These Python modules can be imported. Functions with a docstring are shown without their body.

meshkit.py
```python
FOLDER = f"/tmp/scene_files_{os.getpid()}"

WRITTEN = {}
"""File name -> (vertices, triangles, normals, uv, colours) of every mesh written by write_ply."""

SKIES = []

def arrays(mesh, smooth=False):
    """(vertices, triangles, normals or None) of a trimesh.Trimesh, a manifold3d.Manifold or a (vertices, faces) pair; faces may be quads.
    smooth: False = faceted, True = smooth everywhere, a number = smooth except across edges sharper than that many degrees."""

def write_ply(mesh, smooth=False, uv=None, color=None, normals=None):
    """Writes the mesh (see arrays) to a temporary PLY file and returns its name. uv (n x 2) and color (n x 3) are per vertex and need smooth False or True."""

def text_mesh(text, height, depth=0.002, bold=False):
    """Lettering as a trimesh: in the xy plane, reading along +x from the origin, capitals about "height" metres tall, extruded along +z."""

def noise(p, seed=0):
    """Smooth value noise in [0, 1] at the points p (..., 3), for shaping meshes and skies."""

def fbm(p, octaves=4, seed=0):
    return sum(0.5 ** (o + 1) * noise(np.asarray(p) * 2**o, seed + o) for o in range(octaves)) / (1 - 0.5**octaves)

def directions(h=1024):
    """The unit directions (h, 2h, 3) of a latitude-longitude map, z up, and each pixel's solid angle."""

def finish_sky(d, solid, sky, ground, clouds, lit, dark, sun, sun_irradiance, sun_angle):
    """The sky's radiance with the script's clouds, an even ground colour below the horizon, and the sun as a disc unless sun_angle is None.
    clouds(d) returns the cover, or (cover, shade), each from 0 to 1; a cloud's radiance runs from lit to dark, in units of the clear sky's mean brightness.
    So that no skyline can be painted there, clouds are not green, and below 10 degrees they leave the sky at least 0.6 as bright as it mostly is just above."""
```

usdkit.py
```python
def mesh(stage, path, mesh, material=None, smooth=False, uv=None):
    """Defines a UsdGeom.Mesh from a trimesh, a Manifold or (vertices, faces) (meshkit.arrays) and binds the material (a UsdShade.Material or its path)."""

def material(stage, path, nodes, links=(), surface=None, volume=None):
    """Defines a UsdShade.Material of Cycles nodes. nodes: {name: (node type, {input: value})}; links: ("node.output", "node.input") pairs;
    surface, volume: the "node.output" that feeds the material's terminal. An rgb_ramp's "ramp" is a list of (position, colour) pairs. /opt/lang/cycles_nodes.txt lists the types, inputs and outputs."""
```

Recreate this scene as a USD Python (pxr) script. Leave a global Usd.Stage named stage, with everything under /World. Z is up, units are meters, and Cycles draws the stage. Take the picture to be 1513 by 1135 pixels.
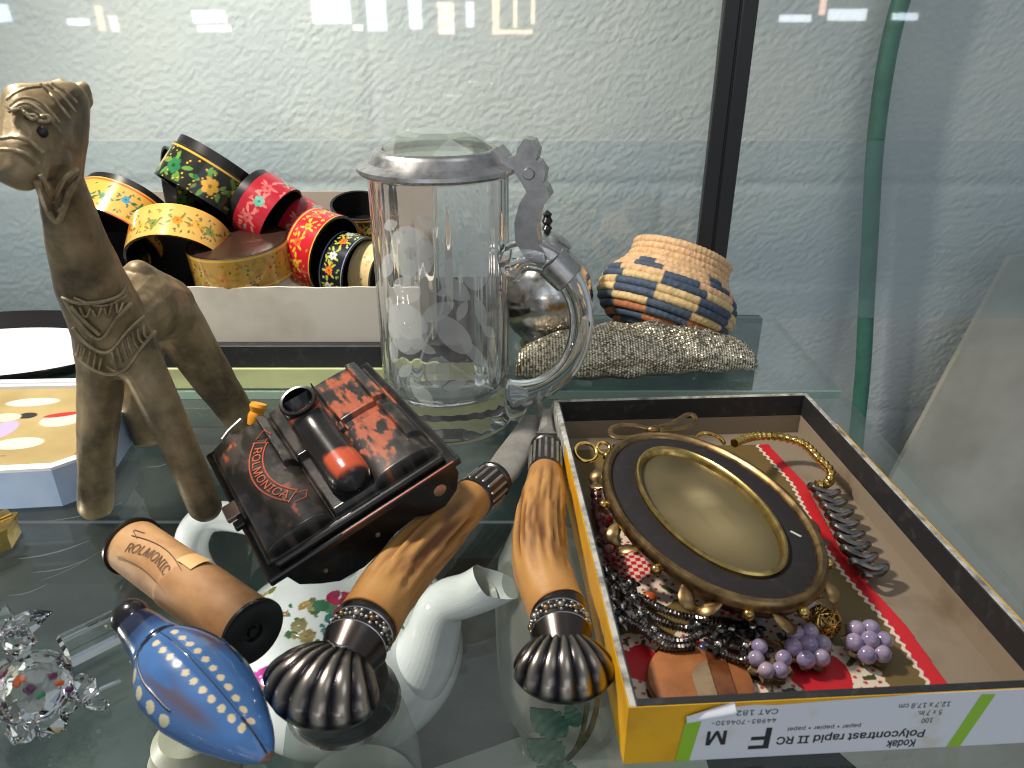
import math, random
import numpy as np, trimesh, manifold3d as m3, usdkit, meshkit
from shapely.geometry import Polygon, Point, LineString
from scipy.spatial import cKDTree
from pxr import Usd, UsdGeom, UsdLux, UsdShade, Gf, Sdf, Vt

stage = Usd.Stage.CreateInMemory()
UsdGeom.SetStageUpAxis(stage, 'Z'); UsdGeom.SetStageMetersPerUnit(stage, 1.0)
UsdGeom.Xform.Define(stage, '/World'); UsdGeom.Scope.Define(stage, '/World/Looks')
random.seed(7); RNG = np.random.default_rng(7)
A = np.array
# ------------------------------------------------------------------ camera, lamps, exposure (everything below is authored in centimetres)
PITCH, FPX, CH = math.radians(25.6), 1100.0, 19.5
cam = UsdGeom.Camera.Define(stage, '/World/camera')
cam.AddTranslateOp().Set(Gf.Vec3d(0, 0, CH * .01)); cam.AddRotateXOp().Set(90 - 25.6)
cam.CreateHorizontalApertureAttr(36.0); cam.CreateVerticalApertureAttr(27.0)
cam.CreateFocalLengthAttr(36.0 * FPX / 1513); cam.CreateClippingRangeAttr(Gf.Vec2f(.005, 60))
cam.CreateFStopAttr(24.0); cam.CreateFocusDistanceAttr(.36); cam.CreateExposureAttr(-.12)

def look_rot(prim, d):
    """turn a lamp (shining along its -z) towards d"""
    z = -A(d, float) / np.linalg.norm(d); x = np.cross([0, 0, 1.0], z); x /= np.linalg.norm(x); y = np.cross(z, x)
    return x, y, z
def rect_lamp(name, pos, target, w, h, power, color):
    l = UsdLux.RectLight.Define(stage, '/World/' + name)
    x, y, z = look_rot(l, A(target, float) - A(pos, float)); p = A(pos) * .01
    l.AddTransformOp().Set(Gf.Matrix4d(*x, 0, *y, 0, *z, 0, *p, 1))
    l.CreateWidthAttr(w * .01); l.CreateHeightAttr(h * .01); l.CreateIntensityAttr(power); l.CreateColorAttr(Gf.Vec3f(*color))
    return l
def sphere_lamp(name, pos, r, power, color, aim=None, cone=40, soft=.8):
    l = UsdLux.SphereLight.Define(stage, '/World/' + name)
    l.AddTranslateOp().Set(Gf.Vec3d(*(A(pos) * .01))); l.CreateRadiusAttr(r * .01); l.CreateIntensityAttr(power); l.CreateColorAttr(Gf.Vec3f(*color))
    if aim is not None:
        x, y, z = look_rot(l, A(aim, float) - A(pos, float)); l.ClearXformOpOrder(); l.AddTransformOp(opSuffix='aim').Set(Gf.Matrix4d(*x, 0, *y, 0, *z, 0, *(A(pos) * .01), 1))
        s = UsdLux.ShapingAPI.Apply(l.GetPrim()); s.CreateShapingConeAngleAttr(cone); s.CreateShapingConeSoftnessAttr(soft)
sphere_lamp('halogen_spot', (-27, 33, 43), 2.5, 560, (1, .93, .82), (-10, 38, 2), 74, 1.0)
sphere_lamp('added_teapot_lamp', (-33, 22, -3.5), 1.5, 330, (1, .95, .86), (-8, 33, -14), 60, 1.0)  # unseen lamp added below the shelf to brighten the teapot
rect_lamp('shop_window_light', (25, -120, 75), (0, 40, 0), 130, 80, .75, (.84, .92, 1.0))
rect_lamp('overhead_fill', (40, 10, 130), (5, 40, 0), 60, 60, 1.2, (.95, .97, 1.0))  # unseen fill panel added overhead in place of ceiling bounce
dome = UsdLux.DomeLight.Define(stage, '/World/room_light'); dome.CreateIntensityAttr(.11); dome.CreateColorAttr(Gf.Vec3f(.85, .93, 1))
# lamp panels added behind the viewer to mirror a bright street in the back glass
for gx_, gz_, gw_, gh_, gc_ in ((-160, 23.5, 9, 5, (.7, .85, 1)), (-128, 22, 2.2, 7, (1, .55, .35)), (-124, 20.5, 2.6, 4.5, (1, .8, .7)), (-135, 21, 7, 2, (.8, .9, 1)), (-94, 22.5, 10.5, 3.4, (1, 1, 1)), (-93, 19.2, 10.5, 1.8, (1, 1, 1)), (-56, 24, 12, 7, (.72, .86, 1)), (-42, 23, 6, 9, (.75, .88, 1)), (-30, 24, 4, 10, (.7, .84, 1)),
                                (-48, 19.4, 3, 1.6, (1, .95, .8)), (-20.5, 22, 5, 9, (1, .72, .55)), (-13, 23, 2.5, 7, (.8, .9, 1)), (-5, 22.5, 2.2, 10, (1, .66, .40)), (1, 23.5, 1.2, 8, (1, .75, .5)), (6.5, 24, 1.2, 7, (1, .75, .5)), (1, 18.2, 11, 1.2, (1, .66, .4)), (88, 22, 10, 2.0, (.85, .92, 1)), (104, 23, 12, 3.2, (.85, .93, 1)), (96, 26, 2, 6, (1, .6, .45)), (122, 22.5, 8, 2, (.8, .9, 1))):
    rect_lamp('added_street_glint_%03d' % int(gx_ * 3 + gz_ * 7 + 900), (gx_, -150, gz_), (gx_, 54, gz_), gw_, gh_, 12, gc_)

# ------------------------------------------------------------------ helpers
def ray(x, y):
    u, v = x - 756.5, y - 567.5; s, c = math.sin(PITCH), math.cos(PITCH)
    return A([u, FPX * c - v * s, -FPX * s - v * c])
def at(x, y, Y): d = ray(x, y); return d * (Y / d[1]) + [0, 0, CH]
def on(x, y, z=0.0): d = ray(x, y); return d * ((z - CH) / d[2]) + [0, 0, CH]
def lin(*c):
    c = A(c, float) / 255; return tuple(np.where(c < .04045, c / 12.92, ((c + .055) / 1.055) ** 2.4))
def unit(v): v = A(v, float); return v / np.linalg.norm(v)
def frame(d, up=(0, 0, 1)):
    d = unit(d); x = np.cross(up, d)
    if np.linalg.norm(x) < 1e-4: x = np.cross((1, 0, 0), d)
    x = unit(x); return x, np.cross(d, x), d
def cat(*ms):
    vs, fs, n = [], [], 0
    for m in ms:
        v, f, _ = meshkit.arrays(m); vs.append(v); fs.append(f + n); n += len(v)
    return np.vstack(vs), np.vstack(fs)
def quads(nu, nv, cu=False, cv=False):
    i, j = np.meshgrid(np.arange(nu if cu else nu - 1), np.arange(nv if cv else nv - 1), indexing='ij'); i, j = i.ravel(), j.ravel()
    i2, j2 = (i + 1) % nu, (j + 1) % nv
    a, b, c, d = i * nv + j, i2 * nv + j, i2 * nv + j2, i * nv + j2
    return np.vstack([np.c_[a, b, c], np.c_[a, c, d]])
def tube(path, r, n=10, closed=False, flat=1.0, up=(0, 0, 1)):
    P = A(path, float); N = len(P); r = np.broadcast_to(r, N)
    T = np.roll(P, -1, 0) - np.roll(P, 1, 0) if closed else np.gradient(P, axis=0)
    T /= np.linalg.norm(T, axis=1, keepdims=True) + 1e-12
    x = frame(T[0], up)[0]; ring = []
    for k in range(N):
        x = x - T[k] * (x @ T[k]); x /= np.linalg.norm(x); y = np.cross(T[k], x)
        a = np.linspace(0, 2 * np.pi, n, endpoint=False)
        ring.append(P[k] + r[k] * (np.outer(np.cos(a), x) + flat * np.outer(np.sin(a), y)))
    v = np.vstack(ring); f = quads(N, n, closed, True)
    if not closed:
        f = np.vstack([f, [[len(v), (k + 1) % n, k] for k in range(n)], [[len(v) + 1, (N - 1) * n + k, (N - 1) * n + (k + 1) % n] for k in range(n)]])
        v = np.vstack([v, P[0], P[-1]])
    return v, f
def spline(pts, n=40, closed=False):
    P = A(pts, float)
    if closed: P = np.vstack([P, P[:1]])
    from scipy.interpolate import CubicSpline
    t = np.r_[0, np.cumsum(np.linalg.norm(np.diff(P, axis=0), axis=1))]
    cs = CubicSpline(t, P, bc_type='periodic' if closed else 'natural')
    return cs(np.linspace(0, t[-1], n, endpoint=not closed))
def lathe(prof, c=(0, 0, 0), axis=(0, 0, 1), n=48, sx=1, sy=1, xd=None, closed=False, wob=None):
    """profile (r, h) turned about axis; sx, sy squash it to an oval"""
    P = A(prof, float); x, y, d = frame(axis, (0, 1, 0) if abs(unit(axis)[2]) > .9 else (0, 0, 1))
    if xd is not None: x = unit(A(xd, float) - d * (A(xd, float) @ d)); y = np.cross(d, x)
    a = np.linspace(0, 2 * np.pi, n, endpoint=False)
    R = P[:, 0][None, :] * (np.ones((n, 1)) if wob is None else wob(a)[:, None])
    v = (A(c, float) + (R * np.cos(a)[:, None] * sx)[..., None] * x + (R * np.sin(a)[:, None] * sy)[..., None] * y + np.broadcast_to(P[:, 1][None, :], R.shape)[..., None] * d)
    return v.reshape(-1, 3), quads(n, len(P), True, closed)
def box(lo, hi, bev=.03):
    lo, hi = A(lo, float), A(hi, float); b = min(bev, .45 * (hi - lo).min()); pts = []
    for sx in (0, 1):
        for sy in (0, 1):
            for sz in (0, 1):
                p = np.where([sx, sy, sz], hi, lo); s = np.where([sx, sy, sz], -1, 1)
                for k in range(3):
                    q = p + s * b; q[k] = p[k]; pts.append(q)
    return tri(m3.Manifold.hull_points(A(pts)))
def tri(m):
    k = m.to_mesh(); return A(k.vert_properties[:, :3], float), A(k.tri_verts, int)
def obox(c, ex, ey, ez, hx, hy, hz, bev=.03):
    v, f = box((-hx, -hy, -hz), (hx, hy, hz), bev); return A(c, float) + v @ A([ex, ey, ez], float), f
def ball(c, r, sub=2, s=(1, 1, 1)):
    m = trimesh.creation.icosphere(sub, 1.0); return m.vertices * A(s) * r + A(c, float), m.faces
def sph(c, r, n=20): return m3.Manifold.sphere(r, n).translate(tuple(map(float, c)))
def bone(a, ra, b, rb, n=20): return m3.Manifold.batch_hull([sph(a, ra, n), sph(b, rb, n)])
def smoothm(m, l, it=12):
    v, f = tri(m.refine_to_length(l)); t = trimesh.Trimesh(v, f, process=True)
    trimesh.smoothing.filter_taubin(t, .5, .53, it); return A(t.vertices), A(t.faces)
def disp(m, amp, scale, seed=0, oct=3):
    v, f = m; t = trimesh.Trimesh(v, f, process=False); n = A(t.vertex_normals)
    return v + n * ((meshkit.fbm(v * scale + 50, oct, seed) - .5) * amp)[:, None], f
def prism(poly, o, ex, ey, ez, h):
    """flat outline in the plane (ex, ey) at o, h thick along ez"""
    m = trimesh.creation.extrude_polygon(poly if isinstance(poly, Polygon) else Polygon(poly), h, engine='earcut')
    return A(o, float) + m.vertices @ A([ex, ey, ez], float), m.faces
def text(s, h, o, ex, ey, depth=.01, bold=False, width=None):
    m = meshkit.text_mesh(s, h, depth, bold); v = A(m.vertices)
    if width: v[:, 0] *= width / v[:, 0].max()
    return A(o, float) + v @ A([ex, ey, np.cross(ex, ey)], float), A(m.faces)

used = {}
def numbered(path):
    n = used[path] = used.get(path, -1) + 1
    return path if n == 0 else f'{path}_{n:03d}'
def meta(p, label=None, cat_=None, group=None, kind=None):
    for k, v in (('label', label), ('category', cat_), ('group', group), ('kind', kind)):
        if v: p.SetCustomDataByKey(k, v)
    return p
def thing(name, label, cat_, base, group=None):
    p = numbered('/World/' + name); x = UsdGeom.Xform.Define(stage, p)
    x.AddTranslateOp().Set(Gf.Vec3d(*(A(base, float) * .01))); base_of[p] = A(base, float)
    meta(x.GetPrim(), label, cat_, group); return p
base_of = {}
def obj(name, m, material, parent=None, smooth=35, col=None, label=None, kind=None):
    p = numbered((parent or '/World') + '/' + name)
    root = '/'.join((parent or '').split('/')[:3]); b = base_of.get(root, 0)
    v, f, _ = meshkit.arrays(m); v = (v - b) * .01
    g = usdkit.mesh(stage, p, (v, f), material, smooth=True if col is not None else smooth)
    if col is not None:
        UsdGeom.PrimvarsAPI(g).CreatePrimvar('col', Sdf.ValueTypeNames.Color3fArray, 'vertex').Set(Vt.Vec3fArray.FromNumpy(np.asarray(col, np.float32)))
    meta(g.GetPrim(), label, None, None, kind); return p
def struct(name, m, material, **k): return obj(name, m, material, kind='structure', **k)
def solo(name, m, material, label, cat_, **k):
    p = obj(name, m, material, **k); meta(stage.GetPrimAtPath(p), label, cat_); return p

# ------------------------------------------------------------------ materials
def M(name, base=(.5, .5, .5), rough=.5, metal=0., base2=None, vscale=60, vlo=.4, vhi=.65, detail=4, bump=0., bscale=300, bdist=.0006, attr=False, rvar=0., dist=0., **pr):
    """principled material, base mixed with base2 by noise; attr: colour from the mesh's own painted pattern"""
    p = dict(roughness=rough, metallic=metal, **pr); n, l = {}, []
    n['g'] = ('geometry', {})
    src = None
    if attr:
        n['a'] = ('attribute', {'attribute': 'col'}); src = 'a.color'
    else: p['base_color'] = base
    if base2 is not None:
        n['n'] = ('noise_texture', {'scale': vscale, 'detail': detail, 'roughness': .6, 'distortion': dist}); l.append(('g.position', 'n.vector'))
        n['m'] = ('map_range', {'from_min': vlo, 'from_max': vhi, 'clamp': True}); l.append(('n.fac', 'm.value'))
        n['x'] = ('mix_color', {'a': base, 'b': base2, **({'blend_type': 'multiply'} if attr else {})}); l += [('m.result', 'x.fac')]
        if src: l.append((src, 'x.a'))
        src = 'x.result'
    if rvar:
        n['rn'] = ('noise_texture', {'scale': vscale * 1.7, 'detail': 3}); l.append(('g.position', 'rn.vector'))
        n['rm'] = ('map_range', {'from_min': .3, 'from_max': .7, 'to_min': max(.02, rough - rvar), 'to_max': rough + rvar, 'clamp': True}); l += [('rn.fac', 'rm.value'), ('rm.result', 'p.roughness')]
    if bump:
        n['bn'] = ('noise_texture', {'scale': bscale, 'detail': 4, 'roughness': .6}); l.append(('g.position', 'bn.vector'))
        n['b'] = ('bump', {'strength': bump, 'distance': bdist}); l += [('bn.fac', 'b.height'), ('b.normal', 'p.normal')]
    n['p'] = ('principled_bsdf', p)
    if src: l.append((src, 'p.base_color'))
    return usdkit.material(stage, '/World/Looks/' + name, n, l, surface='p.BSDF')
def pane(name, tint, dust=(.30, .33, .32), lo=0., hi=.06, scale=30, refl=.05, rough=.0, scratch=0.):
    """sheet glass: see-through with a fresnel mirror and a film of dust"""
    n = {'t': ('transparent_bsdf', {'color': tint}), 'gl': ('glossy_bsdf', {'roughness': rough, 'color': (1, 1, 1)}), 'lw': ('layer_weight', {'blend': .5}),
         'pw': ('math', {'math_type': 'power', 'value2': 5.0}), 'ma': ('math', {'math_type': 'multiply_add', 'value2': .9, 'value3': refl, 'use_clamp': True}),
         'mx': ('mix_closure', {}), 'd': ('diffuse_bsdf', {'color': dust}), 'g': ('geometry', {}),
         'n': ('noise_texture', {'scale': scale, 'detail': 6, 'roughness': .65}), 'mr': ('map_range', {'from_min': .35, 'from_max': .72, 'to_min': lo, 'to_max': hi, 'clamp': True}), 'o': ('mix_closure', {})}
    l = [('lw.facing', 'pw.value1'), ('pw.value', 'ma.value1'), ('ma.value', 'mx.fac'), ('t.BSDF', 'mx.closure1'), ('gl.BSDF', 'mx.closure2'), ('g.position', 'n.vector'), ('n.fac', 'mr.value'),
         ('mx.closure', 'o.closure1'), ('d.BSDF', 'o.closure2')]
    if scratch:
        n |= {'v': ('voronoi_texture', {'scale': 420.0}), 'vr': ('map_range', {'from_min': .05, 'from_max': .09, 'to_min': scratch, 'to_max': 0., 'clamp': True}), 'mxx': ('math', {'math_type': 'maximum'})}
        l += [('g.position', 'v.vector'), ('v.distance', 'vr.value'), ('vr.result', 'mxx.value1'), ('mr.result', 'mxx.value2'), ('mxx.value', 'o.fac')]
    else: l.append(('mr.result', 'o.fac'))
    return usdkit.material(stage, '/World/Looks/' + name, n, l, surface='o.closure')
WALL = M('painted_block', lin(206, 209, 206), .75, base2=lin(194, 200, 202), vscale=9, bump=.5, bscale=420, bdist=.0008)
PLATE_GLASS = pane('shelf_glass', (.955, .98, .97), hi=.08, lo=.03, scale=22, scratch=.22)
BACK_GLASS = pane('back_glass_tinted', (.91, .945, .955), dust=(.35, .42, .47), hi=.08, lo=.04, scale=14)
CLEAR_PANE = pane('back_glass_clear', (.97, .985, .98), hi=.02, lo=.0, scale=14, refl=.035, rough=.025)
EDGE = M('glass_edge', lin(170, 198, 186), .25, transmission_weight=.3)
BLACKM = M('black_metal', (.012, .012, .014), .35)
RUBBER = M('green_hose', lin(54, 106, 88), .5, base2=lin(70, 122, 104), vscale=40)
BOARD = M('beige_board', lin(186, 183, 171), .8, base2=lin(160, 157, 144), vscale=9)
BASEB = M('lower_board', lin(72, 88, 84), .5, base2=lin(56, 74, 72), vscale=20)
MAT = M('black_mat', (.010, .011, .011), .3, base2=(.10, .10, .095), vscale=170, vlo=.63, vhi=.78)
SHADE_TEAL = M('shade_teal', lin(72, 96, 94), .7, base2=lin(58, 82, 82), vscale=14)  # dark teal imitates the shaded wall below the shelf
CARDP = M('pale_card', lin(190, 196, 184), .7)
def dusty(name, ior, f):  # milky diffuse haze mixed in to lighten the dark refractions
    return usdkit.material(stage, '/World/Looks/' + name, {'p': ('principled_bsdf', {'base_color': (1, 1, 1), 'roughness': .0, 'transmission_weight': 1.0, 'ior': ior}), 'd': ('diffuse_bsdf', {'color': (.8, .83, .82)}), 'm': ('mix_closure', {'fac': f})},
                           [('p.BSDF', 'm.closure1'), ('d.BSDF', 'm.closure2')], surface='m.closure')
GLASS = dusty('clear_glass', 1.45, .045)
CRYSTAL = M('lead_crystal', (1, 1, 1), .0, transmission_weight=1.0, ior=1.6)
def etched():
    return usdkit.material(stage, '/World/Looks/etched_glass', {'t': ('transparent_bsdf', {'color': (1, 1, 1)}), 'd': ('diffuse_bsdf', {'color': (.75, .78, .77)}), 'm': ('mix_closure', {'fac': .20})},
                           [('t.BSDF', 'm.closure1'), ('d.BSDF', 'm.closure2')], surface='m.closure')
ETCH = etched()
LIDGLASS = pane('cut_lid_glass', (.80, .84, .80), dust=(.62, .64, .60), lo=.05, hi=.12, scale=60, refl=.13)
def frosted(name, col, f):
    return usdkit.material(stage, '/World/Looks/' + name, {'t': ('transparent_bsdf', {'color': (.8, .83, .8)}), 'd': ('principled_bsdf', {'base_color': col, 'roughness': .2}), 'm': ('mix_closure', {'fac': f})},
                           [('t.BSDF', 'm.closure1'), ('d.BSDF', 'm.closure2')], surface='m.closure')
FROST = frosted('frosted_glass', lin(176, 176, 166), .50)
THIN = frosted('thin_glass', lin(200, 205, 200), .20)
PEWTER = M('pewter', (.52, .50, .49), .32, 1., base2=(.40, .385, .375), vscale=120, rvar=.06)
SILVER = M('silver', (.66, .64, .62), .2, 1., base2=(.45, .42, .40), vscale=90, rvar=.08)
DARKSILVER = M('tarnished_silver', attr=True, rough=.24, metal=1.)
STEEL = M('steel', (.50, .47, .43), .42, 1., base2=(.33, .31, .28), vscale=140, rvar=.08)
GOLD = M('gold', (.80, .54, .16), .22, 1., base2=(.55, .34, .09), vscale=200)
BRASS = M('aged_brass', (.33, .215, .095), .36, 1., base2=(.16, .10, .05), vscale=120, rvar=.1)
BRASSB = M('brass_bright', (.62, .45, .15), .25, 1., base2=(.35, .23, .08), vscale=150)
BRONZE = M('patinated_bronze', (.33, .24, .125), .46, .35, base2=(.10, .072, .04), vscale=55, vlo=.38, vhi=.66, bump=.35, bscale=260, rvar=.08)
BRONZE_HI = M('rubbed_bronze', (.40, .31, .185), .42, .4, base2=(.22, .16, .09), vscale=160, bump=.3)
BAKE = M('black_bakelite', (.009, .008, .008), .22, base2=(.03, .024, .02), vscale=90, vlo=.5, vhi=.8, bump=.12, bscale=500, bdist=.0003)
BAKEP = M('mottled_bakelite', attr=True, rough=.24, bump=.12, bscale=500, bdist=.0003)
PAPER = M('brown_paper', attr=True, rough=.62, base2=(.80, .70, .58), vscale=55, vlo=.45, vhi=.7, bump=.15, bscale=150)
INK = M('ink', (.16, .09, .045), .7)
BLACKINK = M('black_ink', (.02, .02, .022), .6)
BLACKW = M('black_lacquer', (.010, .009, .009), .28)
LACQ = M('painted_lacquer', attr=True, rough=.20, coat_weight=.5)
PAINT = M('glossy_painted_wood', attr=True, rough=.20, coat_weight=.6, bump=.08, bscale=180)
WHITECARD = M('white_card', lin(208, 202, 190), .7, base2=lin(188, 180, 165), vscale=24, vlo=.5, vhi=.75, bump=.1, bscale=200)
YELLOW = M('yellow_card', lin(236, 176, 16), .42, base2=lin(214, 156, 14), vscale=50)
BLACKCARD = M('black_card', (.016, .016, .018), .6, base2=(.035, .034, .034), vscale=180, vlo=.55)
BEIGE = M('beige_card', lin(146, 130, 110), .75, base2=lin(118, 98, 76), vscale=26, vlo=.55, vhi=.75)
RIMCARD = M('worn_rim', lin(190, 188, 180), .75, base2=lin(110, 108, 104), vscale=150)
LABEL = M('label_paper', lin(222, 224, 232), .55, base2=lin(205, 198, 178), vscale=45, vlo=.6, vhi=.75)
LIME = M('lime_stripe', lin(150, 196, 42), .5)
PRINT = M('printed_paper', attr=True, rough=.5)
ANTLER = M('antler', attr=True, rough=.50, bump=.3, bscale=220, bdist=.0008)
STRAW = M('woven_raffia', attr=True, rough=.7, bump=.6, bscale=330, bdist=.0012)
BLADE = M('worn_blade', (.42, .40, .365), .45, .55, base2=(.32, .30, .27), vscale=90)
DULL = M('tarnished_chain', (.32, .29, .265), .3, 1., base2=(.12, .11, .105), vscale=160)
SCALE = M('metal_sequins', (.95, .86, .66), .38, 1., base2=(.62, .55, .43), vscale=300)
PURSELIN = M('purse_lining', (.26, .23, .17), .45, .6)
CHINA = M('glazed_china', attr=True, rough=.08, coat_weight=.4)
TINBLUE = M('pale_blue_tin', lin(150, 172, 208), .4, base2=lin(176, 192, 218), vscale=30)
TINWHITE = M('white_tin', lin(228, 230, 236), .35)
VELVET = M('dark_velvet', (.009, .006, .007), .8, base2=(.028, .02, .02), vscale=220, vlo=.55, vhi=.8)
PHOTO = M('faded_photograph', attr=True, rough=.5, coat_weight=.12)
BEAD = M('lilac_bead', lin(138, 124, 160), .18, base2=lin(178, 158, 172), vscale=180, coat_weight=.4)
ORANGEK = M('orange_wood', lin(232, 156, 40), .35)
LEATHER = M('tan_leather', lin(168, 104, 56), .5, base2=lin(140, 84, 44), vscale=80, bump=.15)
TORTOISE = M('brown_shell', lin(70, 34, 18), .15, base2=lin(120, 70, 40), vscale=90)
NACRE = M('mother_of_pearl', lin(150, 128, 100), .2, base2=lin(110, 84, 60), vscale=70)
LEAF = M('enamel_leaf', lin(62, 104, 88), .35, base2=lin(96, 132, 110), vscale=120)
STEMM = M('dark_stem', lin(60, 58, 36), .4, base2=lin(120, 112, 66), vscale=140)
GREENPALE = M('pale_green_card', lin(196, 202, 148), .6, base2=lin(176, 184, 130), vscale=20)
#@@STRUCTURE
# ------------------------------------------------------------------ setting: wall, case glass, shelf, floor of the case
def grid_sheet(x0, x1, nx, z0, z1, nz, fn):
    X, Z = np.meshgrid(np.linspace(x0, x1, nx), np.linspace(z0, z1, nz), indexing='ij'); P = fn(X.ravel(), Z.ravel())
    return P, quads(nx, nz)
def wall_pt(x, z):
    p = np.c_[x, np.zeros_like(x), z]
    b = meshkit.fbm(p * A([3.6, 1, 3.6]), 4, 3); b2 = np.clip(meshkit.fbm(p * A([.55, 1, .8]) + 9, 3, 8) * 2 - .6, 0, 1)
    groove = np.exp(-((z - 8.3) / .5) ** 2) * .14 + np.exp(-((z + 12) / .5) ** 2) * .14 + np.exp(-((z - 28.4) / .5) ** 2) * .14
    for xv, lo, hi in ((-10.5, 8.3, 40), (12, -12, 8.3), (-34, -12, 8.3)): groove = np.maximum(groove, .10 * np.exp(-((x - xv) / .45) ** 2) * (z > lo) * (z < hi))
    return np.c_[x, 60 - (b - .5) * .22 * (.4 + .6 * b2) + groove, z]
struct('wall', grid_sheet(-52, 54, 760, -30, 32, 440, wall_pt), WALL, smooth=True)
struct('lower_shelf', box((-60, -2, -21), (19.5, 54, -20), .05), BASEB)
solo('black_mat', prism([on(a, b, -19.95)[:2] for a, b in ((520, 830), (900, 820), (1400, 1250), (420, 1250))], (0, 0, -19.995), (1, 0, 0), (0, 1, 0), (0, 0, 1), .05), MAT, 'dusty black mat on the lower shelf between the teapot and the frosted jar', 'mat')
solo('pale_card', prism([on(a, b, -19.9)[:2] for a, b in ((600, 1150), (760, 1092), (905, 1040), (1010, 1010), (1060, 1180))], (0, 0, -19.93), (1, 0, 0), (0, 1, 0), (0, 0, 1), .05), CARDP,
     'pale grey-green card lying flat on the lower shelf at the bottom edge', 'card')
solo('shade_board', box((-60, 54.3, -20), (19.5, 55.2, -.9), .05), SHADE_TEAL, 'added dark teal board standing in for the shaded wall below the glass shelf', 'board')  # added sheet; its colour carries the shade under the glass shelf
sh = thing('glass_shelf', 'dusty clear glass shelf that all the antiques stand on', 'shelf', (0, 27, -.6))
obj('pane', box((-60, 3, -.6), (19.6, 39.74, 0), .02), PLATE_GLASS, sh)
obj('pane', box((-60, 39.86, -.6), (19.6, 52.45, 0), .02), PLATE_GLASS, sh)
for a, b, r in (((26, 826), (132, 798), .03), ((46, 846), (128, 826), .02), ((70, 770), (180, 742), .012), ((215, 690), (262, 676), .014), ((10, 880), (70, 862), .014), ((690, 760), (712, 742), .012), ((60, 858), (150, 812), .008), ((740, 690), (760, 676), .01), ((205, 632), (250, 640), .01)):
    obj('scratch', tube([on(*(A(a) + (A(b) - A(a)) * q + [0, 5 * math.sin(3 * q)]), .012) for q in np.linspace(0, 1, 12)], r * np.sin(np.linspace(.1, 3.0, 12)) + .004, 6, flat=.3, up=(0, 1, 0)), ETCH, sh)
obj('edge_strip', box((-60, 39.755, -.55), (19.6, 39.845, -.02), .02), EDGE, sh)
bp = thing('back_panel', 'pale tinted glass panel standing behind the box of bangles and the tankard', 'glass panel', (0, 54, 0))
obj('pane', box((-60, 53.7, -.6), (60, 54.05, 12.4), .02), BACK_GLASS, bp)
up = thing('upper_back_panel', 'clear glass pane above the tinted panel, reflecting the added street glint lamps at its top', 'glass panel', (0, 54, 12.6))
obj('pane', box((-60, 53.75, 12.55), (60, 54.0, 46), .02), CLEAR_PANE, up)
po = thing('upright_post', 'black metal upright of the display case beside the basket', 'post', (15.4, 56, -20))
for dx in (-.62, .52): obj('rail', box((14.52 + dx - .52, 52.55, 0.01), (14.52 + dx + .50, 53.3, 46), .08), BLACKM, po)
obj('channel', box((14.0, 52.7, 0.01), (15.0, 53.2, 46), .05), BLACKM, po)
hp = spline([at(1352, -60, 57.6), at(1330, 5, 57.6), at(1305, 120, 57.6), at(1292, 230, 57.6), at(1286, 340, 57.6), at(1280, 450, 57.6), at(1274, 560, 57.6), at(1266, 640, 57.6), at(1262, 720, 57.6), at(1262, 800, 57.6)], 80)
solo('hose', tube(hp, .62, 16), RUBBER, 'green rubber hose hanging down the wall right of the black post', 'hose')
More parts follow.
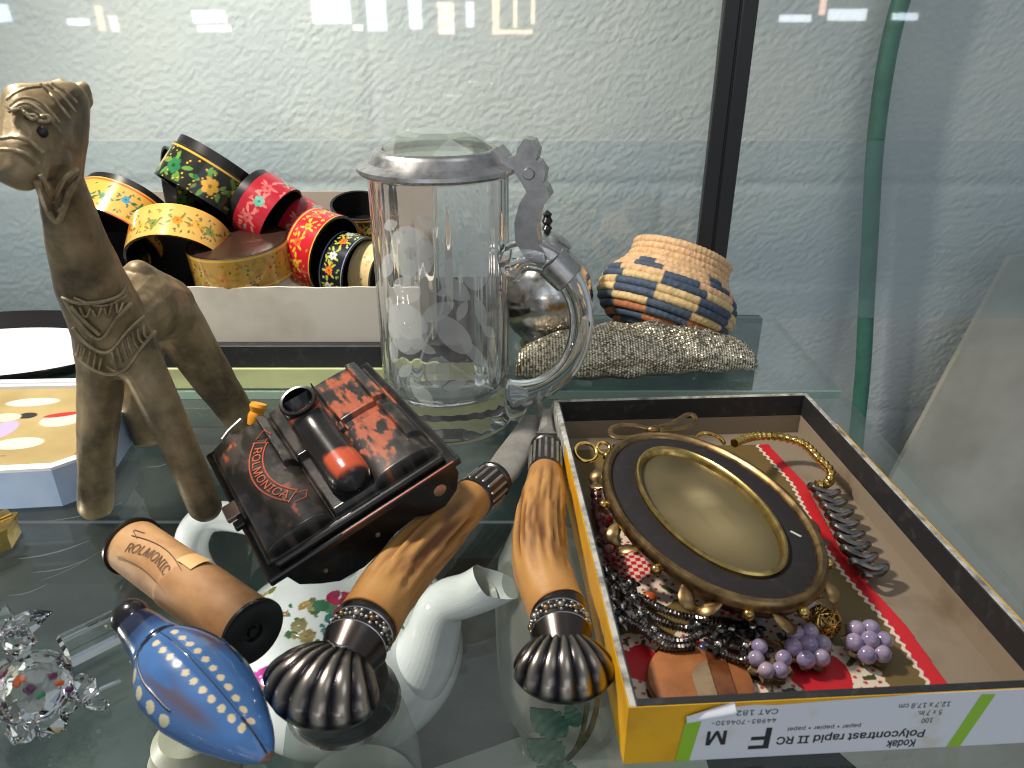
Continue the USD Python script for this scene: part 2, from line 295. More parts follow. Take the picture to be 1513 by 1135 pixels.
pl = [at(1478, 374, 56.5), at(1530, 366, 56.5), at(1760, 366, 56.5), at(1760, 1300, 56.5), at(1235, 1300, 56.5), at(1235, 880, 56.5), at(1310, 690, 56.5), at(1400, 520, 56.5)]
solo('reflection_board', prism([(p[0], p[2]) for p in pl], (0, 55.2, 0), (1, 0, 0), (0, 0, 1), (0, 1, 0), .5), BOARD, 'added beige-grey board standing in for a reflection at the right edge', 'board')  # added board built where the side glass shows a reflection
#@@CAMEL
# ------------------------------------------------------------------ camel
cm = thing('camel_figurine', 'tall bronze camel figurine with incised harness standing at left', 'figurine', (-16, 29, 0))
J = dict(flf=(at(141, 745, 27.4), .72), flk=(at(144, 640, 27.5), .80), fls=(at(150, 545, 27.8), .92), frf=(at(303, 748, 26.9), .70), frk=(at(264, 655, 27.2), .74), frs=(at(212, 545, 27.7), .86),
         ch=(at(166, 486, 28.2), 1.50), nb=(at(134, 415, 27.6), 1.28), nm=(at(110, 345, 26.9), 1.0), nt=(at(88, 262, 26.0), .70), nh=(at(88, 200, 25.6), .85),
         bm=(at(205, 450, 30.6), 1.7), rm=(at(238, 455, 32.6), 1.55), hu=(at(204, 404, 30.6), .58), hu0=(at(211, 438, 30.8), 1.32),
         rrh=(at(258, 472, 33.2), 1.25), rrk=(at(312, 555, 34.0), 1.05), rrf=(at(362, 628, 34.6), .80), rlh=(at(205, 490, 32.9), 1.25), rlk=(at(204, 580, 33.4), .95), rlf=(at(219, 648, 33.8), .72))
def bn(a, b): return bone(J[a][0], J[a][1], J[b][0], J[b][1])
body = bn('flf', 'flk')
for a, b in (('flk', 'fls'), ('fls', 'ch'), ('frf', 'frk'), ('frk', 'frs'), ('frs', 'ch'), ('ch', 'nb'), ('nb', 'nm'), ('nm', 'nt'), ('nt', 'nh'), ('ch', 'bm'), ('bm', 'rm'), ('hu0', 'hu'), ('bm', 'hu0'), ('rm', 'hu0'),
             ('rm', 'rrh'), ('rrh', 'rrk'), ('rrk', 'rrf'), ('rm', 'rlh'), ('rlh', 'rlk'), ('rlk', 'rlf')): body += bn(a, b)
H = lambda x, y, Y, r: (at(x, y, Y), r)
head = m3.Manifold.batch_hull([sph(*H(50, 158, 24.2, .62)), sph(*H(30, 150, 23.9, .5)), sph(*H(104, 146, 25.4, .52)), sph(*H(112, 158, 25.8, .40)), sph(*H(100, 195, 25.6, .60)), sph(*H(92, 205, 25.2, .75)), sph(*H(45, 200, 23.4, .82)), sph(*H(30, 205, 23.2, .6))])
head += m3.Manifold.batch_hull([sph(*H(45, 195, 23.5, .82)), sph(*H(32, 235, 22.6, .66)), sph(*H(66, 232, 24.0, .75))])
head += m3.Manifold.batch_hull([sph(*H(32, 232, 22.6, .70)), sph(*H(32, 254, 22.2, .56)), sph(*H(12, 252, 22.2, .42)), sph(*H(46, 252, 22.5, .44))])
for s in ((116, 136, 25.9), (84, 132, 25.3)): head += bone(*H(s[0], s[1] + 10, s[2], .42), *H(s[0] + 6, s[1] - 3, s[2] + .1, .24))
body += head + m3.Manifold.batch_hull([sph(*H(88, 210, 25.2, .75)), sph(*H(88, 255, 26.0, .70)), sph(*H(60, 225, 24.0, .7))])
body = body.trim_by_plane((0, 0, 1), .02)
cv, cf = disp(smoothm(body, .16, 14), .09, .9, 2)
cv[:, 2] = np.maximum(cv[:, 2], .0)
obj('body', (cv, cf), BRONZE, cm, smooth=True)
ct = trimesh.Trimesh(cv, cf, process=False); ctree = cKDTree(cv); cn = A(ct.vertex_normals)
CAMV = A([0, 0, CH])
def onto(pts, Y, lift=.0, n=24, closed=False, curved=True):
    """a line scratched along the camel's skin: through the given points, pressed onto the front of the body"""
    P = spline([at(a, b, Y) for a, b in pts], n, closed) if curved else np.vstack([np.linspace(at(*p, Y), at(*q, Y), 8) for p, q in zip(pts[:-1], pts[1:])])
    out = []
    for p in P:
        d = unit(p - CAMV); w = cv - CAMV; t = w @ d; r = np.linalg.norm(w - t[:, None] * d, axis=1)
        near = np.where((r < .25) & ((cn @ d) < .1))[0]
        k = near[np.argmin(t[near])] if len(near) else ctree.query(p)[1]
        out.append(CAMV + d * t[k] - d * lift)
    out = A(out)
    for _ in range(2): out[1:-1] = (out[:-2] + 2 * out[1:-1] + out[2:]) / 4
    return out
def welt(name, pts, Y, r=.09, mat=BRONZE_HI, closed=False, curved=True, n=24): return obj(name, tube(onto(pts, Y, .02, n, closed, curved), r, 7, closed), mat, cm)
# harness on the chest
for pts in (((91, 440), (108, 446), (150, 446), (185, 428), (187, 420)), ((94, 441), (120, 480), (146, 503), (165, 482), (194, 448)), ((108, 484), (128, 508), (153, 522), (180, 500), (213, 467)),
            ((110, 522), (135, 545), (174, 553), (200, 526), (229, 490)), ((104, 452), (128, 478), (147, 495))): welt('harness_strap', pts, 27.0, .08)
welt('harness_strap', ((109, 440), (150, 452), (187, 436)), 27.0, .05)
for k in range(7): welt('harness_stitch', ((164 + 8 * k, 516 - 6 * k), (170 + 8 * k, 537 - 6 * k), (172 + 8.2 * k, 545 - 7.4 * k)), 27.0, .05, n=6)
for k in range(5): welt('harness_stitch', ((118 + 8 * k, 508 + 5 * k), (115 + 8 * k, 520 + 6 * k), (114 + 8 * k, 528 + 5.2 * k)), 27.0, .05, n=6)
for k in range(4): welt('harness_stitch', ((118 + 18 * k, 452 + (2, 5, 2, -5)[k]), (126 + 16 * k, 470 - 6 * (k > 2)), (134 + 16 * k, 454 - 7 * (k > 1))), 27.0, .055, n=8)
# neck pendant
welt('pendant', ((55, 268), (63, 292), (84, 328), (94, 312), (103, 282), (119, 263)), 25.5, .11)
welt('pendant', ((60, 258), (72, 286), (77, 298), (88, 276), (114, 250)), 25.5, .08)
for k in range(7): welt('pendant_bead', ((88 + 4.2 * k, 312 - 7.2 * k), (90 + 4.2 * k, 310 - 7.2 * k), (92 + 4 * k, 308 - 7.2 * k)), 25.5, .09, n=4)
# head wraps, eyes, muzzle bands
for pts in (((8, 148), (30, 133), (60, 128)), ((10, 160), (36, 144), (58, 150), (88, 182)), ((60, 124), (82, 148), (104, 176)), ((68, 124), (92, 142), (112, 166)), ((76, 123), (100, 138), (114, 152)), ((12, 166), (40, 152), (70, 172), (90, 195))):
    welt('head_wrap', pts, 24.5, .05)
for pts in (((0, 205), (25, 203), (48, 212), (64, 226)), ((0, 221), (22, 222), (40, 228), (58, 242))): welt('muzzle_band', pts, 23.0, .065)
for pts in (((10, 156), (16, 163), (26, 161)), ((30, 158), (38, 168), (52, 170)), ((36, 165), (48, 176), (56, 172)), ((56, 178), (66, 180), (78, 176)), ((60, 172), (72, 172), (80, 181))): welt('brow', pts, 24.0, .055)
obj('eye', ball(onto(((62, 194), (63, 195), (64, 196)), 24.2, -.06, 3)[1], .17, 2, (1, .6, 1)), BLACKW, cm)
obj('eye', ball(onto(((42, 172), (43, 172.5), (44, 173)), 24.2, -.06, 3)[1], .13, 2, (1.2, .6, .8)), BLACKW, cm)
#@@STEIN
# ------------------------------------------------------------------ glass tankard with pewter lid
SX, SY = -3.55, 36.75
tk = thing('glass_tankard', 'engraved clear glass tankard with hinged pewter lid in the middle', 'tankard', (SX, SY, 0))
prof = [(0, .35), (1.6, .33), (2.9, .1), (3.45, .0), (3.68, .12), (3.72, .5), (3.62, 1.0), (3.46, 1.55), (3.42, 3), (3.4, 8), (3.4, 13.1), (3.33, 13.22), (3.2, 13.22), (3.14, 13.1), (3.1, 8), (3.05, 3.2), (2.8, 2.1), (2.35, 1.75), (1.2, 1.68), (0, 1.66)]
def flutes(a): return 1 - .018 * (np.cos(12 * a) ** 2)
gv, gf = lathe(prof, (SX, SY, 0), n=144)
rr = np.hypot(gv[:, 0] - SX, gv[:, 1] - SY); aa = np.arctan2(gv[:, 1] - SY, gv[:, 0] - SX)
k = (rr > 3.3) & (gv[:, 2] > 1.5) & (gv[:, 2] < 13); gv[k, :2] = A([SX, SY]) + (gv[k, :2] - [SX, SY]) * flutes(aa[k])[:, None]
obj('body', (gv, gf), GLASS, tk, smooth=40)
ph = math.radians(-12); HR, HT = A([math.cos(ph), math.sin(ph), 0]), A([-math.sin(ph), math.cos(ph), 0]); SO = A([SX, SY, 0])
def rz(r, z, t=0.): return SO + HR * r + HT * t + A([0, 0, z])
hpath = spline([rz(3.35, 8.8), rz(4.0, 9.25), rz(5.0, 9.3), rz(6.2, 8.6), rz(7.1, 7.0), rz(7.15, 5.2), rz(6.5, 3.4), rz(5.4, 2.3), rz(4.3, 1.75), rz(3.55, 1.6)], 50)
hr = np.interp(np.linspace(0, 1, 50), [0, .1, .3, .55, .85, 1], [1.0, .75, .66, .58, .62, .9])
obj('handle', tube(hpath, hr, 18, up=tuple(HT)), GLASS, tk, smooth=True)
obj('handle_root', ball(rz(3.75, 1.25), 1.0, 3, (.75, 1, 1.1)), GLASS, tk, smooth=True)
# etched flowers on the wall of the glass
def etch(fn_pts, th0, z0, s=1.0):
    poly = Polygon(fn_pts) if not isinstance(fn_pts, Polygon) else fn_pts
    m = trimesh.creation.extrude_polygon(poly, .008, engine='earcut'); m = m.subdivide_to_size(.5)
    v = A(m.vertices); th = th0 + v[:, 0] * s / 3.42; r = 3.425 + v[:, 2]
    return np.c_[SX + r * np.cos(th), SY + r * np.sin(th), z0 + v[:, 1] * s], A(m.faces)
def oval(a, b, rot=0, cx=0, cy=0, n=20):
    t = np.linspace(0, 2 * np.pi, n, endpoint=False); x, y = a * np.cos(t), b * np.sin(t); c, s = math.cos(rot), math.sin(rot)
    return Polygon(np.c_[cx + x * c - y * s, cy + x * s + y * c])
def leafp(a, b, rot=0, cx=0, cy=0):
    t = np.linspace(0, 1, 14); up = b * np.sin(np.pi * t) ** .8; x = (t - .5) * 2 * a; c, s = math.cos(rot), math.sin(rot)
    pts = np.r_[np.c_[x, up], np.c_[x[::-1][1:-1], -up[::-1][1:-1]]]; return Polygon(np.c_[cx + pts[:, 0] * c - pts[:, 1] * s, cy + pts[:, 0] * s + pts[:, 1] * c])
F0 = -math.pi / 2
for (cx, z, r) in ((-1.15, 10.1, 1.15), (-1.7, 6.3, 1.2), (.25, 10.2, .0), (2.0, 9.0, .0)):
    if not r: continue
    obj('etched_bloom', etch(oval(r, r * 1.12), F0 + cx / 3.42, z), ETCH, tk)
    for q in range(6): obj('etched_petal', etch(oval(r * .42, r * .36, q * 1.05, .62 * r * math.cos(q * 1.05 + .3), .66 * r * math.sin(q * 1.05 + .3)).difference(oval(r * .2, r * .2)), F0 + cx / 3.42, z + .01), ETCH, tk)
for (cx, z, a, b, rot) in ((-1.5, 8.3, .78, .62, 0), (.55, 9.3, .7, .36, 1.3), (.9, 8.4, .95, .45, -.7), (.0, 7.3, .95, .42, .5), (.75, 6.1, 1.25, .62, -.9), (-.1, 4.2, .62, .8, 0), (1.75, 5.0, 1.3, .3, -.9), (2.2, 7.0, .9, .3, -1.3),
                        (-2.6, 9.3, .8, .4, 1.0), (-1.0, 2.9, .9, .42, -.8), (-2.6, 4.9, .7, .35, 1.4), (2.0, 9.2, .75, 1.0, 0), (-2.2, 11.3, .5, .25, .4), (-.3, 11.6, .5, .25, -.6), (1.4, 10.9, .6, .3, .8), (2.6, 10.4, .6, .28, -1.1), (1.2, 7.3, .55, .26, 1.1), (2.7, 5.9, .6, .26, -.7), (-.6, 5.4, .5, .24, -.4), (.7, 3.4, .6, .28, .2), (-1.9, 4.0, .6, .28, .7), (-2.7, 7.3, .5, .3, 1.3), (.4, 8.3, .4, .2, .3), (2.1, 3.5, .55, .24, -.5)):
    obj('etched_leaf', etch(leafp(a, b, rot) if b < .6 else oval(a, b, rot), F0 + cx / 3.42, z), ETCH, tk)
for pts in (((-1.0, 4.6), (-.4, 6.2), (.2, 7.4), (.3, 9.0)), ((.1, 5.0), (1.0, 4.2), (2.2, 3.2), (2.9, 2.7)), ((-1.6, 9.0), (-1.9, 9.9), (-2.2, 11.0))):
    ln = LineString(spline(A([(a, b, 0) for a, b in pts]), 20)[:, :2]).buffer(.06); obj('etched_stem', etch(ln, F0, 0), ETCH, tk)
# lid
LZ = 13.28
lid = [(3.05, LZ), (3.74, LZ), (3.88, LZ + .12), (3.86, LZ + .28), (3.5, LZ + .42), (3.3, LZ + .5), (3.12, LZ + .85), (3.02, LZ + 1.0), (2.85, LZ + 1.08), (2.62, LZ + 1.06), (2.58, LZ + .7), (2.9, LZ + .3), (3.05, LZ)]
lp = obj('lid', lathe(lid, SO, n=96), PEWTER, tk)
g8 = np.linspace(0, 2 * np.pi, 8, endpoint=False)
pts = [(2.6 * math.cos(a), 2.6 * math.sin(a), LZ + .8) for a in np.linspace(0, 2 * np.pi, 32, endpoint=False)] + [(2.58 * math.cos(a), 2.58 * math.sin(a), LZ + 1.1) for a in g8]
pts += [(1.95 * math.cos(a), 1.95 * math.sin(a), LZ + 1.72) for a in g8 + .39] + [(1.45 * math.cos(a), 1.45 * math.sin(a), LZ + 1.86) for a in g8 + .39]
obj('glass_inset', tri(m3.Manifold.hull_points(A(pts) + SO)), LIDGLASS, lp, smooth=False)
obj('pale_backing', lathe([(0, LZ + .78), (2.55, LZ + .78)], SO, n=40), M('pale_lid_backing', lin(150, 156, 150), .5), lp)  # pale disc added so the glass inset does not look dark
bar = Polygon([(2.7, LZ + .95), (3.2, LZ + .35), (3.9, LZ + .25), (4.3, LZ - .3), (4.55, LZ - .75), (4.2, LZ - 1.3), (3.95, LZ - 2.2), (4.0, LZ - 3.1), (4.5, LZ - 3.9), (5.3, LZ - 4.0), (5.2, LZ - 3.55), (4.95, LZ - 3.3), (4.85, LZ - 2.4), (5.0, LZ - 1.5), (5.45, LZ - .9), (5.3, LZ - .55), (5.1, LZ - .35),
               (5.2, LZ + .2), (4.95, LZ + .55), (4.75, LZ + .65), (4.85, LZ + 1.1), (4.65, LZ + 1.5), (4.35, LZ + 1.55), (4.1, LZ + 1.2), (4.0, LZ + .85), (3.5, LZ + .65), (3.05, LZ + 1.15)]).buffer(.10)
obj('thumb_lever', prism(bar, SO - HT * .55, HR, (0, 0, 1), -HT, -1.1), PEWTER, tk)
obj('hinge_pin', lathe([(0, 0), (.24, 0), (.28, .06), (.28, 1.1), (.24, 1.16), (0, 1.16)], rz(4.55, LZ + .12, -.72), HT, 20), PEWTER, tk)
ci = 12; cd = unit(hpath[ci + 3] - hpath[ci - 3])
obj('handle_collar', lathe([(.74, -.62), (.80, -.66), (.86, -.6), (.86, .6), (.80, .66), (.74, .62)], hpath[ci], cd, 32), PEWTER, tk)
wedge = Polygon([(4.2, 9.95), (5.2, 10.1), (6.0, 9.7), (6.9, 8.55), (7.4, 7.0), (7.0, 7.6), (6.1, 9.1), (5.0, 9.75)])
obj('handle_strap', prism(wedge, SO - HT * .3, HR, (0, 0, 1), -HT, -.6), PEWTER, tk)
#@@TRAY
# ------------------------------------------------------------------ black lidded box, card tray, lacquer bangles
bb = thing('flat_box', 'black flat box with pale green base under the white tray', 'box', (-16.5, 46, 0))
obj('base', box((-25.2, 40.0, 0), (-1.8, 52.6, 1.35), .06), GREENPALE, bb)
obj('lid', box((-25.4, 40.1, 1.35), (-1.6, 52.8, 2.75), .06), BLACKCARD, bb)
ty = thing('card_tray', 'worn white card tray holding the painted bangles', 'tray', (-16.5, 47, 2.75))
tx0, tx1, ty0, ty1, tz = -25.9, -5.2, 40.9, 52.6, 2.75
obj('floor', box((tx0, ty0, tz), (tx1, ty1, tz + .2), .03), WHITECARD, ty)
fr = [(tx0, tz), (tx1, tz)] + [(x, tz + 3.34 + .025 * math.sin(x * 1.3) + .015 * math.sin(x * 4.1)) for x in np.linspace(tx1, tx0, 60)]
obj('front_wall', prism(fr, (0, ty0 - .16, 0), (1, 0, 0), (0, 0, 1), (0, -1, 0), -.16), WHITECARD, ty)
obj('back_wall', box((tx0, ty1, tz), (tx1, ty1 + .16, 9.2), .03), M('grey_card', lin(158, 148, 136), .75), ty)
obj('side_wall', box((tx0 - .16, ty0, tz), (tx0, ty1, tz + 3.7), .03), WHITECARD, ty)
obj('side_wall', box((tx1, ty0, tz), (tx1 + .16, ty1, tz + 3.7), .03), WHITECARD, ty)
BLK = A(lin(14, 12, 12))
def stamp(C, S, T, s, t, a, b, rot, col, soft=.25):
    c, sn = math.cos(rot), math.sin(rot); x, y = S - s, T - t
    d = ((x * c + y * sn) / a) ** 2 + ((-x * sn + y * c) / b) ** 2; w = np.clip((1 - d) / soft, 0, 1)[..., None]
    return C * (1 - w) + A(col) * w
def floral(S, T, w, base, petals, leaf, edge, seed, dots=None, size=1.0):
    """hand-painted flowers and leaves round a band: S along it, T across"""
    r = random.Random(seed); C = np.ones(S.shape + (3,)) * A(base); L = S.max()
    size *= .72; n = max(3, int(L / (1.7 * size)))
    for k in range(n):
        s, t = (k + .5 + r.uniform(-.2, .2)) * L / n, w * r.uniform(.36, .64); p = petals[k % len(petals)]
        for q in range(5): C = stamp(C, S, T, s + size * .9 * math.cos(q * 1.26 + k), t + size * .55 * math.sin(q * 1.26 + k), .34 * size, .13 * size, q * 1.26 + k, leaf)
        for q in range(6): C = stamp(C, S, T, s + .26 * size * math.cos(q * 1.05), t + .26 * size * math.sin(q * 1.05), .25 * size, .19 * size, q * 1.05, A(p) * r.uniform(.8, 1.15))
        C = stamp(C, S, T, s, t, .12 * size, .12 * size, 0, A(p) * .35)
        for q in range(5): C = stamp(C, S, T, s + r.uniform(-.8, .8) * size, w * r.choice((.2, .25, .75, .8)), .2 * size, .09 * size, r.uniform(0, 3.1), A(leaf) * r.uniform(.6, 1.3))
        C = stamp(C, S, T, s + r.uniform(.5, .9) * size, w * r.uniform(.2, .8), .15 * size, .15 * size, 0, A(petals[(k + 1) % len(petals)]) * .8)
    if dots is not None:
        for k in range(int(L * w * 3)): C = stamp(C, S, T, r.uniform(0, L), r.uniform(.1, w - .1), .06, .06, 0, dots)
    if edge is not None:
        for e in (.12, w - .12): C = np.where((np.abs(T - e) < .05)[..., None], A(edge), C)
    return C
def bangle(name, label, c, axis, R, w, pat, th=.16, sq=.0, lid=None, lip=0, cat_='bangle', group='painted lacquer bangles in the tray'):
    """pat(S, T) paints the outside; the inside is black"""
    b = thing(name, label, cat_, c, group); x, y, d = frame(axis)
    if lip: obj('black_lip', lathe([(R - .3, -w / 2), (R - .12, -w / 2), (R - .12, -w / 2 - lip), (R - .28, -w / 2 - lip), (R - .3, -w / 2)], c, axis, 64), BLACKW, b)
    n, mrow = 320, 40; a = np.linspace(0, 2 * np.pi, n, endpoint=False); t = np.linspace(0, w, mrow)
    S, T = np.meshgrid(a * R, t, indexing='ij'); P = A(c) + R * (np.cos(a)[:, None, None] * x + np.sin(a)[:, None, None] * y) + (t - w / 2)[None, :, None] * d
    obj('painted_band', (P.reshape(-1, 3), quads(n, mrow, True)), LACQ, b, col=pat(S, T).reshape(-1, 3))
    e = .03; obj('lining', lathe([(R - .004, -w / 2), (R - e, -w / 2 - e), (R - th, -w / 2), (R - th, w / 2), (R - e, w / 2 + e), (R - .004, w / 2)], c, axis, 80), BLACKW, b)
    if not lid: obj('floor', lathe([(0, -w / 2 + .15), (R - th, -w / 2 + .15), (R - th, -w / 2 + .02), (0, -w / 2 + .02)], c, axis, 48), BLACKW, b)
    if lid:
        obj('lid', lathe([(0, w / 2 + .06), (R - .3, w / 2 + .04), (R - .05, w / 2 - .05), (R - .2, w / 2 - .1), (0, w / 2 - .06)], c, axis, 64), lid, b)
        obj('floor', lathe([(0, -w / 2 + .1), (R - th, -w / 2 + .1)], c, axis, 40), BLACKW, b)
    return b
YEL, DGRN, RED, CREAM = lin(204, 152, 66), lin(24, 26, 16), lin(160, 24, 40), lin(214, 190, 138)
GRNL, BLUEF, ORA, GLD = lin(46, 92, 46), lin(50, 130, 150), lin(226, 120, 30), lin(212, 160, 50)
P1 = lambda S, T: floral(S, T, 2.3, YEL, [BLUEF, lin(60, 110, 70)], GRNL, lin(200, 80, 30), 1, size=.75)
P2 = lambda S, T: floral(S, T, 1.4, lin(40, 52, 22), [lin(70, 110, 50), GLD], lin(60, 100, 40), None, 2, size=1.1)
P3 = lambda S, T: floral(S, T, 2.4, DGRN, [GLD, lin(36, 104, 62)], lin(90, 130, 50), GLD, 13, dots=GLD, size=1.5)
P4 = lambda S, T: floral(S, T, 2.3, lin(208, 162, 82), [ORA, lin(120, 130, 60), lin(200, 150, 60)], lin(110, 110, 50), lin(226, 160, 60), 4, size=.85)
P5 = lambda S, T: floral(S, T, 1.8, lin(60, 54, 34), [GLD, lin(210, 190, 80)], lin(150, 150, 60), None, 5, size=.8)
P6 = lambda S, T: floral(S, T, 2.1, lin(186, 142, 62), [lin(194, 130, 54), lin(184, 156, 70)], lin(160, 130, 50), lin(226, 184, 90), 6, dots=lin(70, 52, 24), size=1.1)
P7 = lambda S, T: floral(S, T, 2.4, RED, [lin(90, 160, 140), lin(190, 90, 90)], lin(196, 110, 104), None, 17, size=1.0)
P9 = lambda S, T: floral(S, T, 2.0, lin(186, 22, 38), [lin(230, 90, 40), GLD], lin(196, 170, 50), GLD, 9, size=.8)
P10 = lambda S, T: floral(S, T, 1.8, lin(18, 20, 32), [lin(226, 110, 30), lin(200, 200, 190)], lin(170, 180, 60), lin(130, 140, 160), 10, size=.8)
P12 = lambda S, T: floral(S, T, 1.6, CREAM, [CREAM], CREAM, None, 12)
bangle('lacquer_bangle', 'yellow bangle with blue flowers, leftmost in the tray beside the camel neck', at(178, 330, 45.5), (-.25, -.75, -.6), 2.9, 2.2, P1, lip=.45)
bangle('lacquer_bangle', 'narrow dark green bangle leaning against the big flowered one', at(262, 268, 47.2), (-.80, -.55, .10), 2.1, 1.0, P2)
bangle('lacquer_bangle', 'dark green bangle with large gold flower, topmost of the pile', at(306, 272, 46.8), (-.50, -.42, -.76), 2.75, 2.2, P3, lip=.6)
bangle('lacquer_bangle', 'yellow bangle standing open over its black inside, right of the camel neck', at(265, 368, 43.6), (.05, -.78, -.62), 2.85, 2.2, P4)
bangle('lacquer_bangle', 'dark bangle with yellow leaves low down behind the camel neck', at(165, 388, 43.6), (.1, -.3, .95), 2.2, 1.7, P5)
bangle('lacquer_box', 'round yellow lacquer box with dark lid at the front of the tray', at(357, 381, 43.6), (-.04, -.10, .99), 2.95, 2.1, P6, lid=M('dark_lacquer_lid', lin(52, 34, 26), .25, base2=lin(88, 70, 50), vscale=70, vlo=.55, vhi=.7), cat_='box', group=None)
bangle('lacquer_bangle', 'red bangle with a turquoise flower beside the dark green one', at(396, 312, 46.6), (.80, -.22, -.48), 2.15, 1.9, P7, lip=.55)
bangle('lacquer_bangle', 'red bangle half hidden behind the other red ones', at(448, 338, 47.8), (.80, -.25, -.45), 1.9, 1.6, P7, lip=.5)
bangle('lacquer_bangle', 'bright red bangle standing on edge with orange flowers', at(478, 372, 45.2), (.84, -.42, -.15), 2.5, 1.9, P9)
bangle('lacquer_bangle', 'black bangle with orange and green flowers beside the tankard', at(520, 398, 44.6), (.86, -.42, -.10), 2.2, 1.7, P10)
bangle('lacquer_bangle', 'black bangle deep in the pile behind the yellow open one', at(302, 322, 48.4), (-.1, -.7, .7), 2.3, 1.8, lambda S, T: floral(S, T, 1.8, lin(20, 18, 16), [lin(50, 44, 24)], lin(36, 44, 24), None, 33))
bangle('lacquer_bangle', 'plain black bangle half buried in the middle of the pile', at(335, 350, 46.2), (-.2, -.6, .75), 2.2, 1.8, lambda S, T: floral(S, T, 1.8, lin(22, 18, 16), [lin(60, 40, 24)], lin(40, 40, 24), None, 31))
bangle('lacquer_bangle', 'plain cream bangle showing at the left side of the tankard', at(556, 402, 44.8), (.86, -.42, -.1), 1.9, 1.5, P12)
bangle('lacquer_bangle', 'gold and black bangle at the back of the tray beside the tankard', at(532, 322, 49.4), (.1, -.3, .95), 1.9, 1.9, lambda S, T: floral(S, T, 1.9, lin(40, 34, 22), [ORA, lin(220, 190, 90)], lin(150, 150, 80), GLD, 21, size=.8))
#@@BACK
# ------------------------------------------------------------------ silver pot, basket, purse
sp = thing('silver_pot', 'round silver pot standing behind the tankard handle', 'pot', (2.4, 46.5, 0)); c = at(806, 452, 46.5)[:2].tolist(); SPc = (c[0], 46.5, 0)
obj('body', lathe([(0, 0), (1.5, 0), (1.7, .3), (1.5, .7), (2.2, 1.4), (2.95, 2.7), (3.1, 3.8), (2.85, 5.1), (2.2, 6.1), (1.55, 6.6), (1.45, 6.9), (1.55, 7.0)], SPc, n=64), SILVER, sp)
ldp = obj('lid', lathe([(1.6, 6.95), (1.5, 7.15), (1.0, 7.55), (.5, 7.8), (.22, 7.95)], SPc, n=48), SILVER, sp)
obj('finial', lathe([(.2, 7.9), (.34, 8.1), (.2, 8.3), (.36, 8.55), (.22, 8.8), (.30, 9.0), (.0, 9.25)], SPc, n=24), BLACKW, ldp)
bc = at(968, 492, 47.6); bax = unit((.33, .40, .86)); bx_, by_, bd = frame(bax)
bk = thing('woven_basket', 'small woven basket with blue and tan stepped pattern', 'basket', bc)
bprof = [(2.8, .2), (3.5, .5), (4.0, .9), (4.34, 1.35), (4.52, 1.82), (4.55, 2.3), (4.48, 2.78), (4.30, 3.22), (4.02, 3.6), (3.70, 3.94), (3.42, 4.32), (3.24, 4.75), (3.18, 5.2), (3.2, 5.62)]
BLUE_, TAN_, ORG_, STR_ = A(lin(70, 84, 104)), A(lin(224, 182, 136)), A(lin(188, 126, 80)), A(lin(218, 188, 134))
def bcol(row, a, cross):
    k = (a / (2 * np.pi) * 7 + .43 - row * .082) % 1.0; step = np.floor(row / 2)
    k = (a / (2 * np.pi) * 5 + .15 + .45 * step + .0 * row) % 1.0
    if row > 8.5: return np.where((row < 9.5) & (k < .25), 0, 1)[:, None] * (TAN_ - BLUE_) + BLUE_
    C = np.where((k < .52)[:, None], BLUE_, np.where((k < 1.1)[:, None] & (row > 2.5), STR_, np.where(row < 4.5, ORG_ * A([.9, .8, .75]), TAN_ * A([1, .86, .78]))))
    if row > 6.5: C = np.where((k < .40)[:, None], BLUE_, TAN_)
    return C
a = np.linspace(0, 2 * np.pi, 240, endpoint=False)
for i, (r, h) in enumerate(bprof):
    b = np.linspace(0, 2 * np.pi, 10, endpoint=False); rc = .29
    AA, BB = np.meshgrid(a, b, indexing='ij'); wv = 1 + .05 * np.sin(AA * 62 + i * 1.7) + .05 * (meshkit.noise(np.c_[AA.ravel() * 9, BB.ravel(), BB.ravel() * 0 + i], i).reshape(AA.shape) - .5) * 2
    rho = r + rc * wv * np.cos(BB); P = bc + (rho * np.cos(AA))[..., None] * bx_ + (rho * np.sin(AA))[..., None] * by_ + (h - .05 + rc * .98 * wv * np.sin(BB))[..., None] * bd
    C = bcol(i, a, None); n2 = meshkit.noise(np.c_[AA.ravel() * 45, BB.ravel() * 1.2, AA.ravel() * 0 + i], 4 + i)
    C = np.repeat(C[:, None, :], 10, 1).reshape(-1, 3) * (.66 + .55 * n2)[:, None]
    obj('coil', (P.reshape(-1, 3), quads(240, 10, True, True)), STRAW, bk, col=C)
obj('bottom', lathe([(0, .15), (2.6, .2)], bc, bax, 40), M('straw_plain', lin(150, 110, 60), .8), bk)
pu = thing('mesh_purse', 'glittering silver-gold metal mesh purse lying below the basket', 'purse', (8, 41.5, 0))
def purse_pt(u, v):
    """u along the purse 0..1, v round it 0..1"""
    a = 2 * np.pi * v; e = np.clip(np.sin(np.pi * np.clip(u, .0, 1)) ** .33, 0, 1)
    cx = .2 + 15.3 * u; cy = 42.1 + 1.0 * u - .25 * np.sin(6 * u); hh = (1.65 - .35 * u) * e; ww = 2.35 * e
    lump = 1 + .12 * (meshkit.fbm(np.stack([cx * .8, 3 * np.cos(a), 3 * np.sin(a)], -1) + 20, 3, 5) - .5) * 2 + .05 * np.sin(u * 34 + 1.5 * np.sin(a))
    return np.stack([cx, cy + ww * np.cos(a) * lump, np.maximum(hh * (1 + np.sin(a) * lump), .02)], -1)
U, V = np.meshgrid(np.linspace(.002, .998, 120), np.linspace(0, 1, 60, endpoint=False), indexing='ij')
obj('lining', (purse_pt(U, V).reshape(-1, 3) * A([1, 1, 1]), quads(120, 60, False, True)), PURSELIN, pu, smooth=True)
vs, fs, n0 = [], [], 0
